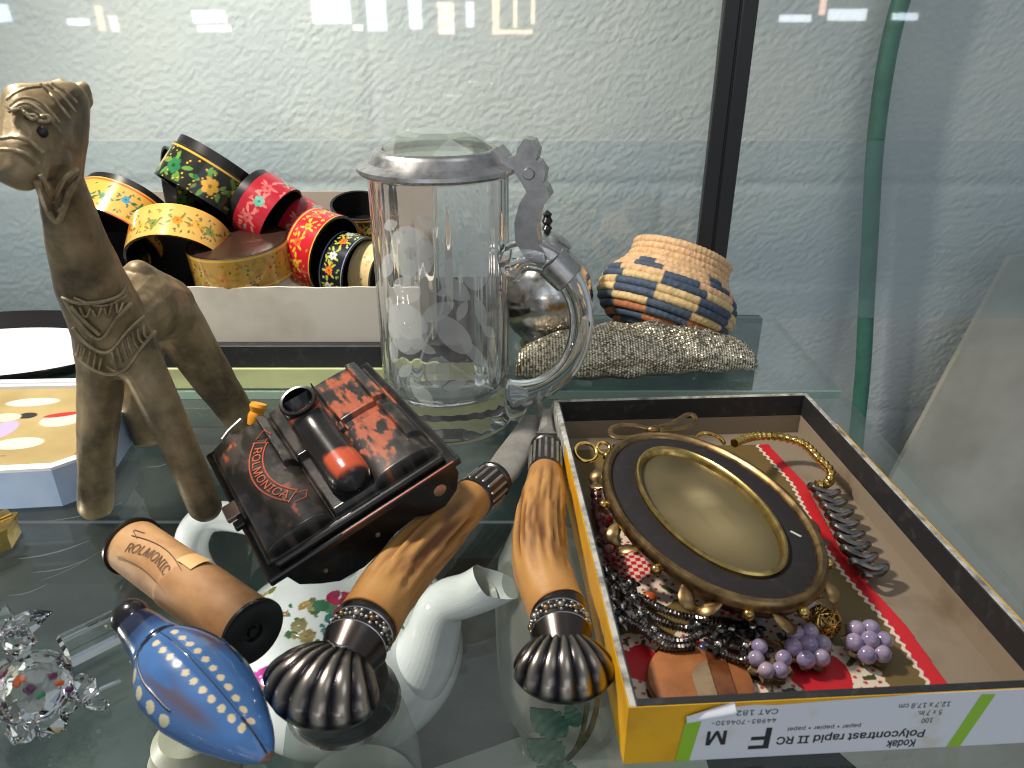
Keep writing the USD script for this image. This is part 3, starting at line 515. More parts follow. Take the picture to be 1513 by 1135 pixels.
for i in range(88):
    for j in range(66):
        u, v = (i + .5) / 88, ((j + .5 * (i % 2)) / 66) % 1
        if .58 < v < .96: continue
        e = .002; p, pu_, pv = purse_pt(A([u, min(u + e, .999), u]), A([v, v, v + e])); n_ = np.cross(pu_ - p, pv - p)
        if np.linalg.norm(n_) < 1e-9: continue
        n_ = unit(n_); n_ = -n_ if n_ @ (p - [p[0], 42.1, 1.0]) < 0 else n_; n_ = unit(n_ + RNG.normal(0, .32, 3)); x, y, d = frame(n_, unit(pv - p + 1e-6)); r = .105
        q = A([p + d * .05 + r * (math.cos(t) * x + math.sin(t) * y) for t in (0, 1.57, 3.14, 4.71)]); vs += [*q, p + d * .085]; fs += [[n0 + a_, n0 + (a_ + 1) % 4, n0 + 4] for a_ in range(4)]; n0 += 5
obj('mesh_links', (A(vs), A(fs)), SCALE, pu, smooth=False, kind='stuff')
#@@KODAK
# ------------------------------------------------------------------ yellow photographic paper box and its jewellery
O = on(930, 1045, 2.3); O[2] = 0; BL = on(832, 590, 2.3); BR = on(1205, 580, 2.3); ex = unit((BR - BL) * A([1, 1, 0])); ey = np.cross((0, 0, 1), ex); ez = A([0, 0, 1.0])
KW, KD, KH = np.linalg.norm(BR - BL), 19.15, 2.3
def K(x, y, z=0): return O + ex * x + ey * y + ez * z
kb = thing('photo_paper_box', 'open yellow card box holding jewellery at the right front', 'box', K(KW / 2, KD / 2))
def kbox(x0, x1, y0, y1, z0, z1, bev=.03): return obox(K((x0 + x1) / 2, (y0 + y1) / 2, (z0 + z1) / 2), ex, ey, ez, (x1 - x0) / 2, (y1 - y0) / 2, (z1 - z0) / 2, bev)
t = .22
obj('floor', kbox(t, KW - t, t, KD - t, .02, .14), BEIGE, kb)
def wall(nm, x0, x1, y0, y1): return obj(nm, kbox(x0, x1, y0, y1, 0, KH), RIMCARD, kb)
w1 = wall('side_wall', 0, t, 0, KD); w2 = wall('back_wall', t, KW - t, KD - t, KD); w3 = wall('side_wall', KW - t, KW, 0, KD)
w4 = obj('front_wall', kbox(t, KW - t, 0, .30, 0, KH), BLACKCARD, kb)
obj('yellow_cover', kbox(-.03, 0, -.03, 14.6, 0, KH + .01, .005), YELLOW, w1); obj('yellow_cover', kbox(KW, KW + .03, 0, 15.8, 0, KH + .01, .005), YELLOW, w3); obj('white_cover', kbox(-.028, 0, 14.6, KD, 0, KH - .02, .005), RIMCARD, w1)
obj('yellow_cover', kbox(0, KW, -.03, 0, .0, KH + .01, .005), YELLOW, w4); obj('yellow_cover', kbox(t, KW - t, KD, KD + .03, 0, KH - .02, .005), YELLOW, w2)
lo, hi = 1.15, KH - .02
for (pa, x0, x1, y0, y1) in ((w1, t, t + .05, .3, KD - t), (w3, KW - t - .05, KW - t, .3, KD - t), (w2, t + .05, KW - t - .05, KD - t - .05, KD - t)):
    obj('black_lining', kbox(x0, x1, y0, y1, lo, hi, .01), BLACKCARD, pa); obj('beige_lining', kbox(x0, x1, y0, y1, .14, lo, .005), BEIGE, pa)
# label on the front, printed upside down
fo = lambda x, z, d=.034: K(x, -d, z); fx, fz = ex, ez
obj('label', prism([(1.55, 0.02), (1.72, 1.85), (2.6, 2.12), (3.6, 2.2), (4.2, 2.14), (6.0, 2.22), (8.6, 2.30), (KW - .3, 2.30), (KW - .3, .02)], K(0, -.034, 0), ex, ez, -ey, .012), LABEL, w4)
for x0 in (1.50, 9.75): obj('lime_stripe', prism([(x0, .02), (x0 + .42, .02), (x0 + .62 + .3 * (x0 > 5), 1.75 + .4 * (x0 > 5)), (x0 + .15 + .35 * (x0 > 5), 1.78 + .4 * (x0 > 5))], K(0, -.0475, 0), ex, ez, -ey, .008), LIME, w4)
def crl(s, q):
    return K(1.64 + s * 1.3, -.05 - .32 * np.sin(np.pi * min(q, .9)) * (.4 + .6 * s), 1.62 + .38 * s + q * (.30 + .18 * s))
SS, QQ = np.linspace(0, 1, 14), np.linspace(0, 1, 10)
obj('torn_paper', (A([crl(s, q) for s in SS for q in QQ]), quads(14, 10)), LABEL, w4, smooth=True)
def ktext(s, h, xr, z, width=None, bold=False): return obj('lettering', text(s, h, K(xr, -.048, z), -ex, -ez, .006, bold, width), BLACKINK, w4)
ktext('M', .55, 2.98, 1.20, bold=True); ktext('F', .82, 4.35, 1.22, .72, True)
ktext('CAT 182', .20, 4.32, 2.0, 1.22); ktext('44983-704630-', .17, 4.32, 1.62, 1.9)
ktext('Polycontrast rapid II RC', .30, 8.95, .82, 4.5, True); ktext('Kodak', .30, 8.75, .42, .9, True); ktext('paper \u2022 papier \u2022 papel', .15, 6.9, 1.20, 2.2)
ktext('100', .19, 9.05, 1.30, .35); ktext('5 x 7 in.', .19, 9.25, 1.62, .75); ktext('12.7 x 17.8 cm', .19, 9.42, 1.94, 1.55)
# valentine paper on the floor
VX, VY = np.meshgrid(np.linspace(.3, 11.6, 320), np.linspace(.35, 17.6, 420), indexing='ij')
edge_pts = A([[ (on(a, b, .2) - O) @ ex, (on(a, b, .2) - O) @ ey] for a, b in ((1420, 1040), (1340, 925), (1272, 850), (1235, 800), (1190, 715), (1140, 662))]); edge_pts = edge_pts[np.argsort(edge_pts[:, 1])]
EX = np.interp(VY, edge_pts[:, 1], edge_pts[:, 0]) - .0
def valentine(X, Y):
    C = np.ones(X.shape + (3,)) * A(lin(112, 92, 50)); E = EX - X
    C[(E < .62)] = lin(205, 36, 44); C[(E < .70 + .06 * np.sin(Y * 16)) & (E > .56 + .05 * np.sin(Y * 16))] = lin(228, 210, 190)
    def heart(cx, cy, s, rot=0):
        x, y = (X - cx) / s, (Y - cy) / s; c, n = math.cos(rot), math.sin(rot); x, y = x * c + y * n, -x * n + y * c
        return (x * x + y * y - .6) ** 3 - x * x * y ** 3 * 1.2 < 0, np.hypot(x, y)
    for cx, cy, s, rot in ((7.2, 2.3, 1.15, .3), (3.6, 3.2, 1.1, -.4), (6.2, 6.2, 1.5, .8), (1.1, 3.4, .9, .2), (2.0, 8.5, 1.4, -.3), (6.9, 11.5, 1.2, .5), (3.5, 13, 1.2, 0)):
        big, r = heart(cx, cy, s * 1.75, rot); small, _ = heart(cx, cy, s, rot); an = np.arctan2(Y - cy, X - cx)
        lace = np.hypot(X - cx, Y - cy) < s * (1.62 + .1 * np.abs(np.sin(an * 9)))
        C[lace] = lin(222, 208, 186)
        dd = (np.sin(X * 13 + cy) * np.sin(Y * 13)) > .62; C[lace & dd] = lin(196, 60, 56)
        sl = (np.sin(an * 12) > .72) & (np.hypot(X - cx, Y - cy) > s * 1.05) & (np.hypot(X - cx, Y - cy) < s * 1.45); C[lace & sl] = lin(70, 72, 40)
        C[small] = lin(192, 26, 36); chk = small & (cy > 5) & ((np.floor(X * 5) + np.floor(Y * 5)) % 2 == 0); C[chk] = lin(226, 196, 180)
    return C
vc = valentine(VX, VY); keep = VX < EX
P = np.stack([K(x, y, .18) for x, y in zip(VX.ravel(), VY.ravel())]); P[:, 2] += .05 * meshkit.fbm(P * .5, 2, 3)
F = quads(320, 420); F = F[keep.ravel()[F].all(1)]; ui, F = np.unique(F, return_inverse=True); F = F.reshape(-1, 3); P = P[ui]; vc = vc.reshape(-1, 3)[ui]
solo('valentine_paper', (P, F), PRINT, 'red and white printed heart-and-lace paper lining the yellow box', 'paper', col=vc.reshape(-1, 3))
# oval frame
fc = A([7.64, 24.40, 2.45]); ang = math.radians(-73.4); fu = unit((math.cos(ang), math.sin(ang), -.03)); fn_ = unit((.02, -.02, 1)); fu = unit(fu - fn_ * (fu @ fn_))
RA, RB = 5.72, 3.70
fm = thing('oval_frame', 'oval brass picture frame with dark velvet band and faded portrait', 'picture frame', fc - [0, 0, 1.2])
def ring_(prof, n=140):   # profile in (scale offset from the outer oval in cm inward, height)
    a = np.linspace(0, 2 * np.pi, n, endpoint=False); fv = np.cross(fn_, fu); out = []
    for (ins, h) in prof: out.append(fc + np.outer((RA - ins) * np.cos(a), fu) + np.outer((RB - ins) * np.sin(a), fv) + fn_ * h)
    return np.stack(out, 1).reshape(-1, 3), quads(n, len(prof), True)
obj('outer_rim', ring_([(.35, -.75), (.12, -.4), (-.02, -.18), (.0, .05), (.10, .17), (.24, .2), (.36, .12), (.42, .0), (.44, -.1)]), BRASS, fm)
obj('velvet_band', ring_([(.40, .0), (.8, .06), (1.15, .07), (1.5, .02)]), VELVET, fm)
obj('inner_rim', ring_([(1.40, -.02), (1.40, .16), (1.46, .24), (1.54, .25), (1.62, .18), (1.68, .06), (1.72, -.08)]), BRASSB, fm)
obj('torn_spot', obox(fc + fu * 2.5 + np.cross(fn_, fu) * 2.35 + fn_ * .065, unit(fu + .5 * np.cross(fn_, fu)), unit(np.cross(fn_, fu) - .5 * fu), fn_, .22, .05, .015, .005), CARDP, fm)
rr_, aa_ = np.meshgrid(np.linspace(0, 1, 60), np.linspace(0, 2 * np.pi, 140, endpoint=False), indexing='ij'); fv = np.cross(fn_, fu)
pu2, pv2 = (RA - 1.6) * rr_ * np.cos(aa_), (RB - 1.6) * rr_ * np.sin(aa_)
Pp = fc + pu2[..., None] * fu + pv2[..., None] * fv + (-.06 + .10 * (1 - rr_ ** 2))[..., None] * fn_
nz = meshkit.fbm(np.stack([pu2 * .7, pv2 * .7, pu2 * 0], -1) + 31, 4, 6)[..., None]
PC = A(lin(128, 116, 72)) * (1 - nz) + A(lin(168, 150, 104)) * nz
blot = lambda u0, v0, su, sv: np.exp(-(((pu2 - u0) / su) ** 2 + ((pv2 - v0) / sv) ** 2))[..., None]
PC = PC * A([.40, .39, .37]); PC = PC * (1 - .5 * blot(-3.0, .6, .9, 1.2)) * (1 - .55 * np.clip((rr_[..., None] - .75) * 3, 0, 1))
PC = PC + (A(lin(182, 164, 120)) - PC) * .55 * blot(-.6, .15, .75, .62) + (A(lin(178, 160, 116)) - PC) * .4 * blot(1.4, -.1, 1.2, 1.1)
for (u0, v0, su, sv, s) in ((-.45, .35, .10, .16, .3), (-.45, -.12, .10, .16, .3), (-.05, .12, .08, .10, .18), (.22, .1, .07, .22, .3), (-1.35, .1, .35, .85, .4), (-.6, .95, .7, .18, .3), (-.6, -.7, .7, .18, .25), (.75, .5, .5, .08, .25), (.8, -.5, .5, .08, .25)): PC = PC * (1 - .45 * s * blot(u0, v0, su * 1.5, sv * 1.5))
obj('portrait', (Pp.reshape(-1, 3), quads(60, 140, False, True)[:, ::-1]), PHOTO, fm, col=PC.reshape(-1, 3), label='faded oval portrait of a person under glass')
for k in range(26):      # cast leaves and berries round the edge
    a = 2 * math.pi * k / 26 + .1; p = fc + fu * (RA - .02) * math.cos(a) + fv * (RB - .02) * math.sin(a); o_ = unit(fu * RB * math.cos(a) + fv * RA * math.sin(a)); tt = np.cross(fn_, o_)
    if k % 3 == 0: obj('berry', ball(p + o_ * .12 - fn_ * .28, .21, 2), BRASSB, fm)
    else:
        s = 1 if k % 3 == 1 else -1; lf = [p - fn_ * .3 + o_ * .05 + tt * (s * .75 * q) + o_ * (.32 * math.sin(math.pi * q)) - fn_ * .45 * q for q in np.linspace(-.3, 1, 9)]
        obj('cast_leaf', tube(lf, [.02, .12, .22, .28, .28, .24, .17, .1, .02], 8, flat=.35), BRASS, fm)
bowc = on(965, 636, 2.6)
for s, pts in ((1, ((968, 632), (1000, 622), (1022, 612), (1028, 622), (1000, 634), (968, 636))), (-1, ((962, 634), (930, 628), (905, 632), (906, 644), (935, 646), (962, 638)))): obj('bow_loop', tube(spline([on(a, b, 2.5) for a, b in pts], 40), .15, 8, flat=.5), BRASS, fm)
obj('bow_knot', ball(bowc, .30, 2, (1.1, .8, .8)), BRASS, fm)
# jewellery
def loop(name, label, c, r, mat, th=.09, cat_='ring', tilt=(0, -.5, 1)):
    x, y, d = frame(tilt); a = np.linspace(0, 2 * np.pi, 40, endpoint=False); c = A(c, float)
    return solo(name, tube(c + r * (np.outer(np.cos(a), x) + np.outer(np.sin(a), y)), th, 10, True), mat, label, cat_)
ch1 = thing('gold_earring', 'two linked gold hoops in the back left corner of the yellow box', 'earring', on(866, 668, 1.9))
for (a, b, r) in ((866, 668, .50), (892, 662, .30)):
    x, y, d = frame((.1, -.45, .9)); th_ = np.linspace(0, 2 * np.pi, 36, endpoint=False); obj('hoop', tube(on(a, b, 1.9) + r * (np.outer(np.cos(th_), x) + np.outer(np.sin(th_), y)), .085, 10, True), GOLD, ch1)
gb = spline([on(a, b, z) for a, b, z in ((1085, 655, 2.2), (1105, 647, 1.9), (1145, 645, 1.6), (1185, 655, 1.5), (1212, 680, 1.4), (1228, 702, 1.2), (1222, 714, 1.0), (1205, 716, 1.0))], 110)
solo('gold_bracelet', tube(gb, .19 + .035 * np.sin(np.arange(110) * 1.5), 12), GOLD, 'curved gold bangle beside the top right of the oval frame', 'bracelet')
solo('gold_brooch', tube(spline([on(a, b, 2.1) for a, b in ((1025, 650), (1040, 640), (1060, 645), (1070, 655))], 20), .10, 8), GOLD, 'small gold loop showing over the back edge of the oval frame', 'brooch')
lb = thing('link_bracelet', 'tarnished silver chain-link bracelet along the right of the oval frame', 'bracelet', on(1250, 780, .5))
lpth = spline([on(a, b, .75) for a, b in ((1212, 718), (1228, 742), (1245, 772), (1258, 800), (1275, 828), (1292, 846))], 17)
for k in range(17):
    tng = unit(np.gradient(lpth, axis=0)[k]); sd = np.cross((0, 0, 1), tng); a = np.linspace(0, 2 * np.pi, 20, endpoint=False)
    obj('link', tube(lpth[k] + np.outer(.56 * np.cos(a), unit(sd + (.55 if k % 2 else -.25) * tng)) + np.outer(.24 * np.sin(a), tng) + np.outer(.22 * np.sin(a) + .12 * np.cos(2 * a), (0, 0, 1)), .13, 8, True), DULL, lb)
nk = thing('silver_necklace', 'dark silver rope necklace with filigree drops below the oval frame', 'necklace', on(990, 920, .6))
for pts in (((905, 850), (935, 890), (975, 918), (1020, 930), (1060, 935)), ((895, 880), (925, 900), (960, 930), (1000, 948), (1030, 940), (1050, 930), (1080, 945)), ((890, 845), (905, 880), (912, 910), (940, 925), (985, 955), (1025, 955)), ((900, 865), (940, 880), (990, 905), (1040, 915), (1100, 925), (1125, 940)), ((1050, 950), (1075, 925), (1110, 930), (1120, 955), (1095, 975), (1065, 965))):
    cpt = spline([on(a, b, .8) for a, b in pts], 130); obj('rope', tube(cpt, .14 + .03 * np.sin(np.arange(130) * 2.2), 8), DULL, nk)
for (a, b, r) in ((905, 862, .55), (918, 905, .5), (945, 915, .4), (1080, 938, .6), (1100, 962, .55), (1060, 960, .45), (1110, 935, .5), (930, 868, .4), (895, 850, .45), (935, 890, .4), (965, 938, .35), (1030, 930, .4), (1125, 965, .4), (915, 925, .4)):
    q = on(a, b, .75)
    for k in range(6): obj('filigree_drop', tube([q + r * A([math.cos(k * 1.05) * s, math.sin(k * 1.05) * s, .35 * math.sin(2.4 * s)]) for s in np.linspace(.15, 1, 7)], [.06, .1, .12, .12, .1, .08, .03], 6), DULL if k % 2 else BLACKW, nk)
    obj('filigree_drop', ball(q + [0, 0, .25], .14, 1), SILVER, nk)
for i, (a, b, lab) in enumerate(((1192, 956, 'large lilac bead flower in the middle of the yellow box front'), (1282, 950, 'lilac bead flower at the right, beside the gold filigree ball'), (1136, 975, 'smaller lilac bead flower beside the brown disc'))):
    q = on(a, b, .75); e = thing('bead_flower', lab, 'earring', q - [0, 0, .5], 'lilac bead flowers'); x, y, d = frame(unit((.05, -.35, 1)))
    R = .52 if i < 2 else .46
    obj('gold_mount', lathe([(0, -.3), (.7, -.25), (.80, -.05), (.70, .02), (0, .0)], q, (.05, -.35, 1), 28, wob=lambda t: 1 + .12 * np.sin(9 * t)), BRASS, e)
    for k in range(7 if i < 2 else 5):
        p = q + d * .2 if k == 6 else q + R * (math.cos(k * 1.047 + i) * x + math.sin(k * 1.047 + i) * y) + d * .1
        obj('bead', ball(p, .305 if i < 2 else .27, 3), BEAD, e, smooth=True)
gfb = thing('filigree_ball', 'gold filigree wire ball above the lilac bead flowers', 'bead', on(1217, 915, .3))
for k in range(30):
    n_ = unit(RNG.normal(0, 1, 3)); x, y, d = frame(n_); a = np.linspace(0, 2 * np.pi, 22, endpoint=False); R, h = .55 * math.cos(.5 * (k % 3)), .55 * math.sin(.5 * (k % 3))
    obj('wire', tube(on(1217, 918, .75) + R * (np.outer(np.cos(a), x) + np.outer(np.sin(a), y)) + d * h, .035, 5, True), GOLD, gfb)
dk = thing('shell_disc', 'round tan leather disc with dark stripe in the front corner of the yellow box', 'purse', on(1036, 1000, .2))
dc = on(1034, 1008, .42); obj('disc', lathe([(0, -.3), (1.6, -.3), (1.72, -.1), (1.66, .12), (1.3, .24), (0, .28)], dc, n=72, sy=1.0), LEATHER, dk)
obj('stripe', prism(Polygon([(-.26, -1.5), (.30, -1.5), (.34, 1.1), (.0, 1.35), (-.26, 1.1)]), dc + A([.62, -.1, .285]), (1, 0, 0), (0, 1, 0), (0, 0, 1), .05), TORTOISE, dk)
obj('inlay', prism(Polygon([(-.62, -1.5), (-.02, -1.5), (-.02, .7), (-.4, .55), (-.66, .1)]), dc + A([.36, -.1, .286]), (1, 0, 0), (0, 1, 0), (0, 0, 1), .03), NACRE, dk)
for i, (a, b, lab) in enumerate(((897, 770, 'dark red bead by the left wall of the yellow box'), (960, 885, 'orange bead under the lower left edge of the oval frame'), (1058, 968, 'coral bead beside the brown disc'), (1040, 960, 'dark blue bead above the brown disc'), (1120, 920, 'pale grey bead under the lower edge of the oval frame'))):
    solo('loose_bead', ball(on(a, b, .5), .27, 2), (M('red_bead', lin(120, 26, 22), .2), M('orange_bead', lin(190, 84, 40), .3), M('coral_bead', lin(204, 92, 76), .3), M('blue_bead', lin(54, 58, 92), .2), M('grey_bead', lin(150, 150, 158), .25))[i], lab, 'bead')
brc = spline([on(a, b, .9) for a, b in ((880, 720), (884, 760), (896, 800), (905, 840))], 60)
solo('red_chain', tube(brc, .20 + .07 * np.sin(np.arange(60) * 1.1), 8), M('red_glass', lin(90, 24, 22), .2, base2=lin(150, 100, 90), vscale=200), 'dark red bead chain along the left wall of the yellow box', 'necklace')
#@@MOUTH
# ------------------------------------------------------------------ black bakelite roller harmonica
hF, hR_, hL = A([-8.31, 20.10, 2.20]), A([-1.90, 24.02, 4.81]), A([-12.98, 27.25, 3.00])
hw, hl = np.linalg.norm(hR_ - hF), np.linalg.norm(hL - hF); ha = unit(hR_ - hF); hb = unit(hL - hF - ha * (ha @ (hL - hF))); hn = np.cross(ha, hb)
def HB(a, b, h=0): return hF + ha * a + hb * b + hn * h
rl = thing('roller_harmonica', 'black and orange mottled bakelite roller harmonica in the centre left', 'harmonica', (-7.5, 25, 0))
na, nb = 200, 200; GA, GB = np.meshgrid(np.linspace(.12, hw - .12, na), np.linspace(.12, hl - .12, nb), indexing='ij')
def sm(x, e0, e1): t = np.clip((x - e0) / (e1 - e0), 0, 1); return t * t * (3 - 2 * t)
def hump(x, c, w, h, e=.22): return h * np.sqrt(np.clip(1 - np.abs((x - c) / w) ** 3, 0, 1))
def topz(a, b):
    u, v = a / hw * 8, b / hl * 8.6
    inset = sm(v, .75, 1.0) * (1 - sm(v, 8.0, 8.3)) * sm(u, .25, .45) * (1 - sm(u, 7.4, 7.65))
    left = hump(u, 1.65, 1.35, .52); right = hump(u, 6.1, 1.45, .52)
    rid = np.where(np.abs(u - 4.1) < 1.1, .28 * sm(1.1 - np.abs(u - 4.1), 0, .12), 0)
    stp = .34 * sm(v, 4.35, 4.42)
    z = np.maximum(np.maximum(left, right * (1 - .3 * sm(v, 4.3, 4.4))), rid) + np.where((u > 2.5) & (u < 5.3), stp * .8, 0) + .22 * sm(v, 4.9, 4.97) * (u > 5.2) * (u < 7.4) + .2 * sm(v, 1.9, 1.95) * (u > 6.9)
    return z * inset + .08 * inset
GZ = topz(GA, GB); Pt = hF + GA[..., None] * ha + GB[..., None] * hb + (GZ + .14)[..., None] * hn
nzz = meshkit.fbm(np.stack([GA * 2.2, GB * 1.2, GA * 0], -1) + 12, 6, 2); streak = meshkit.fbm(np.stack([GA * 7, GB * 2.6, GA * 0], -1) + 3, 5, 9)
u_, v_ = GA / hw * 8, GB / hl * 8.6
reg = np.exp(-(((u_ - 6.0) / 1.05) ** 2 + ((v_ - 4.8) / 2.9) ** 2)) * 1.0 + .75 * np.exp(-(((u_ - 4.9) / .5) ** 2 + ((v_ - 4.0) / 1.8) ** 2)) + .8 * np.exp(-(((u_ - 1.9) / .35) ** 2 + ((v_ - 2.2) / 1.2) ** 2)) + .55 * np.exp(-(((u_ - 7.6) / .4) ** 2 + ((v_ - 5.2) / 1.2) ** 2))+ .5 * np.exp(-(((u_ - .9) / .4) ** 2 + ((v_ - 7.4) / .5) ** 2))
wgt = sm(reg * (.05 + 1.35 * streak) + (nzz - .5) * 1.5, .42, .62)[..., None] * .95
HC = A([.016, .013, .011]) * (1 + 2.5 * sm(nzz, .45, .7)[..., None]) * (1 - wgt) + A(lin(158, 82, 54)) * wgt * (.45 + .9 * streak[..., None])
obj('top_plate', (Pt.reshape(-1, 3), quads(na, nb)), BAKEP, rl, col=HC.reshape(-1, 3))
obj('plate_flange', obox(HB(hw / 2, hl / 2, -.02), ha, hb, hn, hw / 2, hl / 2, .16, .06), BAKE, rl)
obj('front_ridge', obox(HB(hw / 2, .38, .26), ha, hb, hn, hw / 2 - .5, .13, .14, .08), BAKE, rl); obj('rear_ridge', obox(HB(hw / 2, hl - .25, .2), ha, hb, hn, hw / 2 - .4, .1, .1, .06), BAKE, rl)
obj('red_edge', obox(HB(hw / 2 + .3, hl - .04, .14), ha, hb, hn, hw / 2 - 1.2, .03, .025, .01), M('orange_bakelite', lin(180, 84, 54), .3), rl); obj('red_edge', obox(HB(hw / 2 + 1.3, .04, .14), ha, hb, hn, hw / 2 - 1.6, .03, .025, .01), '/World/Looks/orange_bakelite', rl)
def lobes(): return Polygon([(.5, 0), (hw - .25, 0), (hw - .2, -.6), (hw - .55, -1.35), (hw - 1.2, -1.75), (hw - 1.9, -1.65), (hw - 2.4, -1.35), (hw / 2 + .6, -1.45), (hw / 2 - .2, -1.85), (hw / 2 - 1.0, -2.05), (hw / 2 - 2.0, -1.95), (hw / 2 - 2.6, -1.5), (.75, -.9)]).buffer(-.15).buffer(.15)
obj('body', prism(lobes(), HB(0, .30, -.17), ha, hn, hb, hl - .6), BAKE, rl)
for (a, h, r) in ((hw - 1.15, -.85, .27), (hw * .50, -1.0, .10), (hw * .22, -1.05, .09)): obj('screw', lathe([(0, .05), (r * .7, .05), (r, .0), (r, -.05)], HB(a, .29, -.17 + h), -hb, 20), M(f'screw_{int(r * 100)}', lin(190, 150, 120), .3, .7), rl)
tp = spline([HB(hw * .53, hl * .70, 2.2), HB(hw * .53, hl * .665, 1.75), HB(hw * .53, hl * .59, 1.28), HB(hw * .53, hl * .42, .98), HB(hw * .53, hl * .10, .78)], 40); trd = np.interp(np.linspace(0, 1, 40), [0, .82, .90, .95, .98, 1], [.72, .80, .74, .60, .40, .08])
tv, tf = tube(tp, trd, 24, up=tuple(hn)); tf = tf[~(tf == len(tv) - 2).any(1)]; tf[tf == len(tv) - 1] = len(tv) - 2; tv = np.delete(tv, len(tv) - 2, 0)
su = np.linspace(0, 1, 40).repeat(24); tn = meshkit.fbm(tv * 1.5, 4, 4)[:960]; w_ = np.r_[sm(np.maximum(np.exp(-((su - .80) / .13) ** 2) * (((tv[:960] - tp.repeat(24, 0)) @ (ha * .8 + hn * .4)) > -.15), .9 * np.exp(-((su - .16) / .035) ** 2)) * (.5 + tn), .40, .6), 0][:, None]
obj('mouthpiece', (tv, tf), BAKEP, rl, col=A([.010, .009, .009]) * (1 - w_) + A(lin(184, 78, 48)) * w_)
mdir = unit(hn + .45 * unit(A([0, 0, CH]) - tp[0]) - .15 * hb); mc = tp[4] + mdir * .62
obj('mouthpiece_rim', lathe([(.70, -1.1), (.75, -.6), (.76, .0), (.71, .09), (.60, .10), (.54, .0), (.52, -.3), (.50, -.9)], mc, mdir, 40, sx=1.0, sy=.86, xd=ha), BAKE, rl); obj('mouth_shade_disc', lathe([(0, -.62), (.52, -.6)], mc, mdir, 32, sx=1.0, sy=.86, xd=ha), M('hole_shade', (.003, .003, .003), .8), rl)  # near-black disc stands in for the shade inside the mouthpiece
# moulded name on a curved ribbon
RC = A([5.0, 3.7])
def arcpt(r, th, lift=.02):
    a, b = RC[0] / 8 * hw * 0 + (4.6 - r * math.cos(th)), 4.5 * hl / 8.6 + r * math.sin(th); a *= hw / 8
    return HB(a, b, .14 + float(topz(A([a]), A([b]))[0]) + lift)
ORB = '/World/Looks/orange_bakelite'
tm = meshkit.text_mesh('ROLMONICA', .34, .03, False); tvv = A(tm.vertices); L0 = tvv[:, 0].max(); th_ = .60 - (tvv[:, 0] / L0) * 1.22
obj('lettering', (A([arcpt(3.28 - (.02 + y), t, z * .6 + .015) for (x, y, z), t in zip(tvv, th_)]), tm.faces), ORB, rl)
for r in (2.82, 3.38): obj('ribbon_line', tube([arcpt(r, t) for t in np.linspace(-.68, .68, 30)], .035, 6), ORB, rl)
for s in (-.68, .68):
    obj('ribbon_line', tube([arcpt(r, s) for r in (2.75, 3.0, 3.2, 3.45)], .03, 6), ORB, rl); obj('ribbon_line', tube([arcpt(2.95, s * 1.0), arcpt(2.7, s * 1.18), arcpt(3.1, s * 1.25), arcpt(3.4, s * 1.1)], .03, 6), ORB, rl)
crk = obj('crank', tube([HB(.9, hl + .05, .35), HB(1.3, hl + .22, .45), HB(2.0, hl + .45, .5)], .09, 8), STEEL, rl); kc = at(379, 612, 29.6)
obj('knob', lathe([(0, -.55), (.30, -.5), (.36, -.1), (.30, .1), (.40, .35), (.34, .5), (0, .52)], kc, (.25, .35, .9), 28), ORANGEK, crk)
obj('clasp', obox(HB(-.05, hl * .52, .05), ha, hb, hn, .30, .45, .12, .04), M('copper_clasp', lin(150, 128, 116), .35, .7), rl); obj('clasp_tab', obox(HB(.02, hl * .40, .16), ha, hb, hn, .22, .22, .12, .05), BLACKW, rl)
#@@ROLL
# ------------------------------------------------------------------ paper roll, painted cicada whistle
r0, r1 = on(196, 806, 1.15), on(375, 935, 1.2); rdx = unit(r1 - r0); rL = np.linalg.norm(r1 - r0); rx, ry, _ = frame(rdx)
pr = thing('paper_music_roll', 'brown paper music roll with black flanged ends lying on the glass', 'paper roll', (r0 + r1) / 2 * A([1, 1, 0]))
n, mrow = 160, 90; a = np.linspace(0, 2 * np.pi, n, endpoint=False); t = np.linspace(.06, rL - .06, mrow)
Tt, At = np.meshgrid(t, a); rad = 1.06 + .02 * (meshkit.fbm(np.stack([At * 2, Tt * .8, At * 0], -1), 3, 2) - .5) + .045 * ((Tt > 3.9 + .5 * np.sin(At + 1.2))).astype(float)
Pr = r0 + Tt[..., None] * rdx + rad[..., None] * (np.cos(At)[..., None] * rx + np.sin(At)[..., None] * ry)
nn = meshkit.fbm(np.stack([At * 2.5, Tt * 1.2, At * 0], -1) + 7, 4, 5)[..., None]
RCc = A(lin(200, 158, 110)) * (1 - nn) + A(lin(164, 116, 72)) * nn; RCc = np.where((Tt > 3.9 + .5 * np.sin(At + 1.2))[..., None], RCc * A([.86, .80, .74]), RCc)
obj('paper', (Pr.reshape(-1, 3), quads(n, mrow, True)), PAPER, pr, col=RCc.reshape(-1, 3))
for s, p in ((-1, r0), (1, r1)): obj('flange', lathe([(0, 0), (.16, .0), (.20, -.10), (.30, -.1), (.34, .02), (.6, .05), (1.08, .05), (1.18, .0), (1.18, -.12), (1.05, -.14)], p, rdx * s, 48), BLACKW, pr)
def rollpt(s, q, lift=.012):    # s along, q arc length round from the side that faces the viewer
    th = a0 + q / 1.09; rr = 1.085 + lift
    return r0 + s * rdx + rr * (math.cos(th) * rx + math.sin(th) * ry)
vd = unit(A([0, 0, CH]) - (r0 + r1) / 2); a0 = math.atan2(vd @ ry, vd @ rx)
sg = -1 if (np.cross(rdx, vd) @ (rollpt(1, .1) - rollpt(1, 0))) > 0 else -1
tm = meshkit.text_mesh('ROLMONICA', .36, .006); tvv = A(tm.vertices); L0 = tvv[:, 0].max()
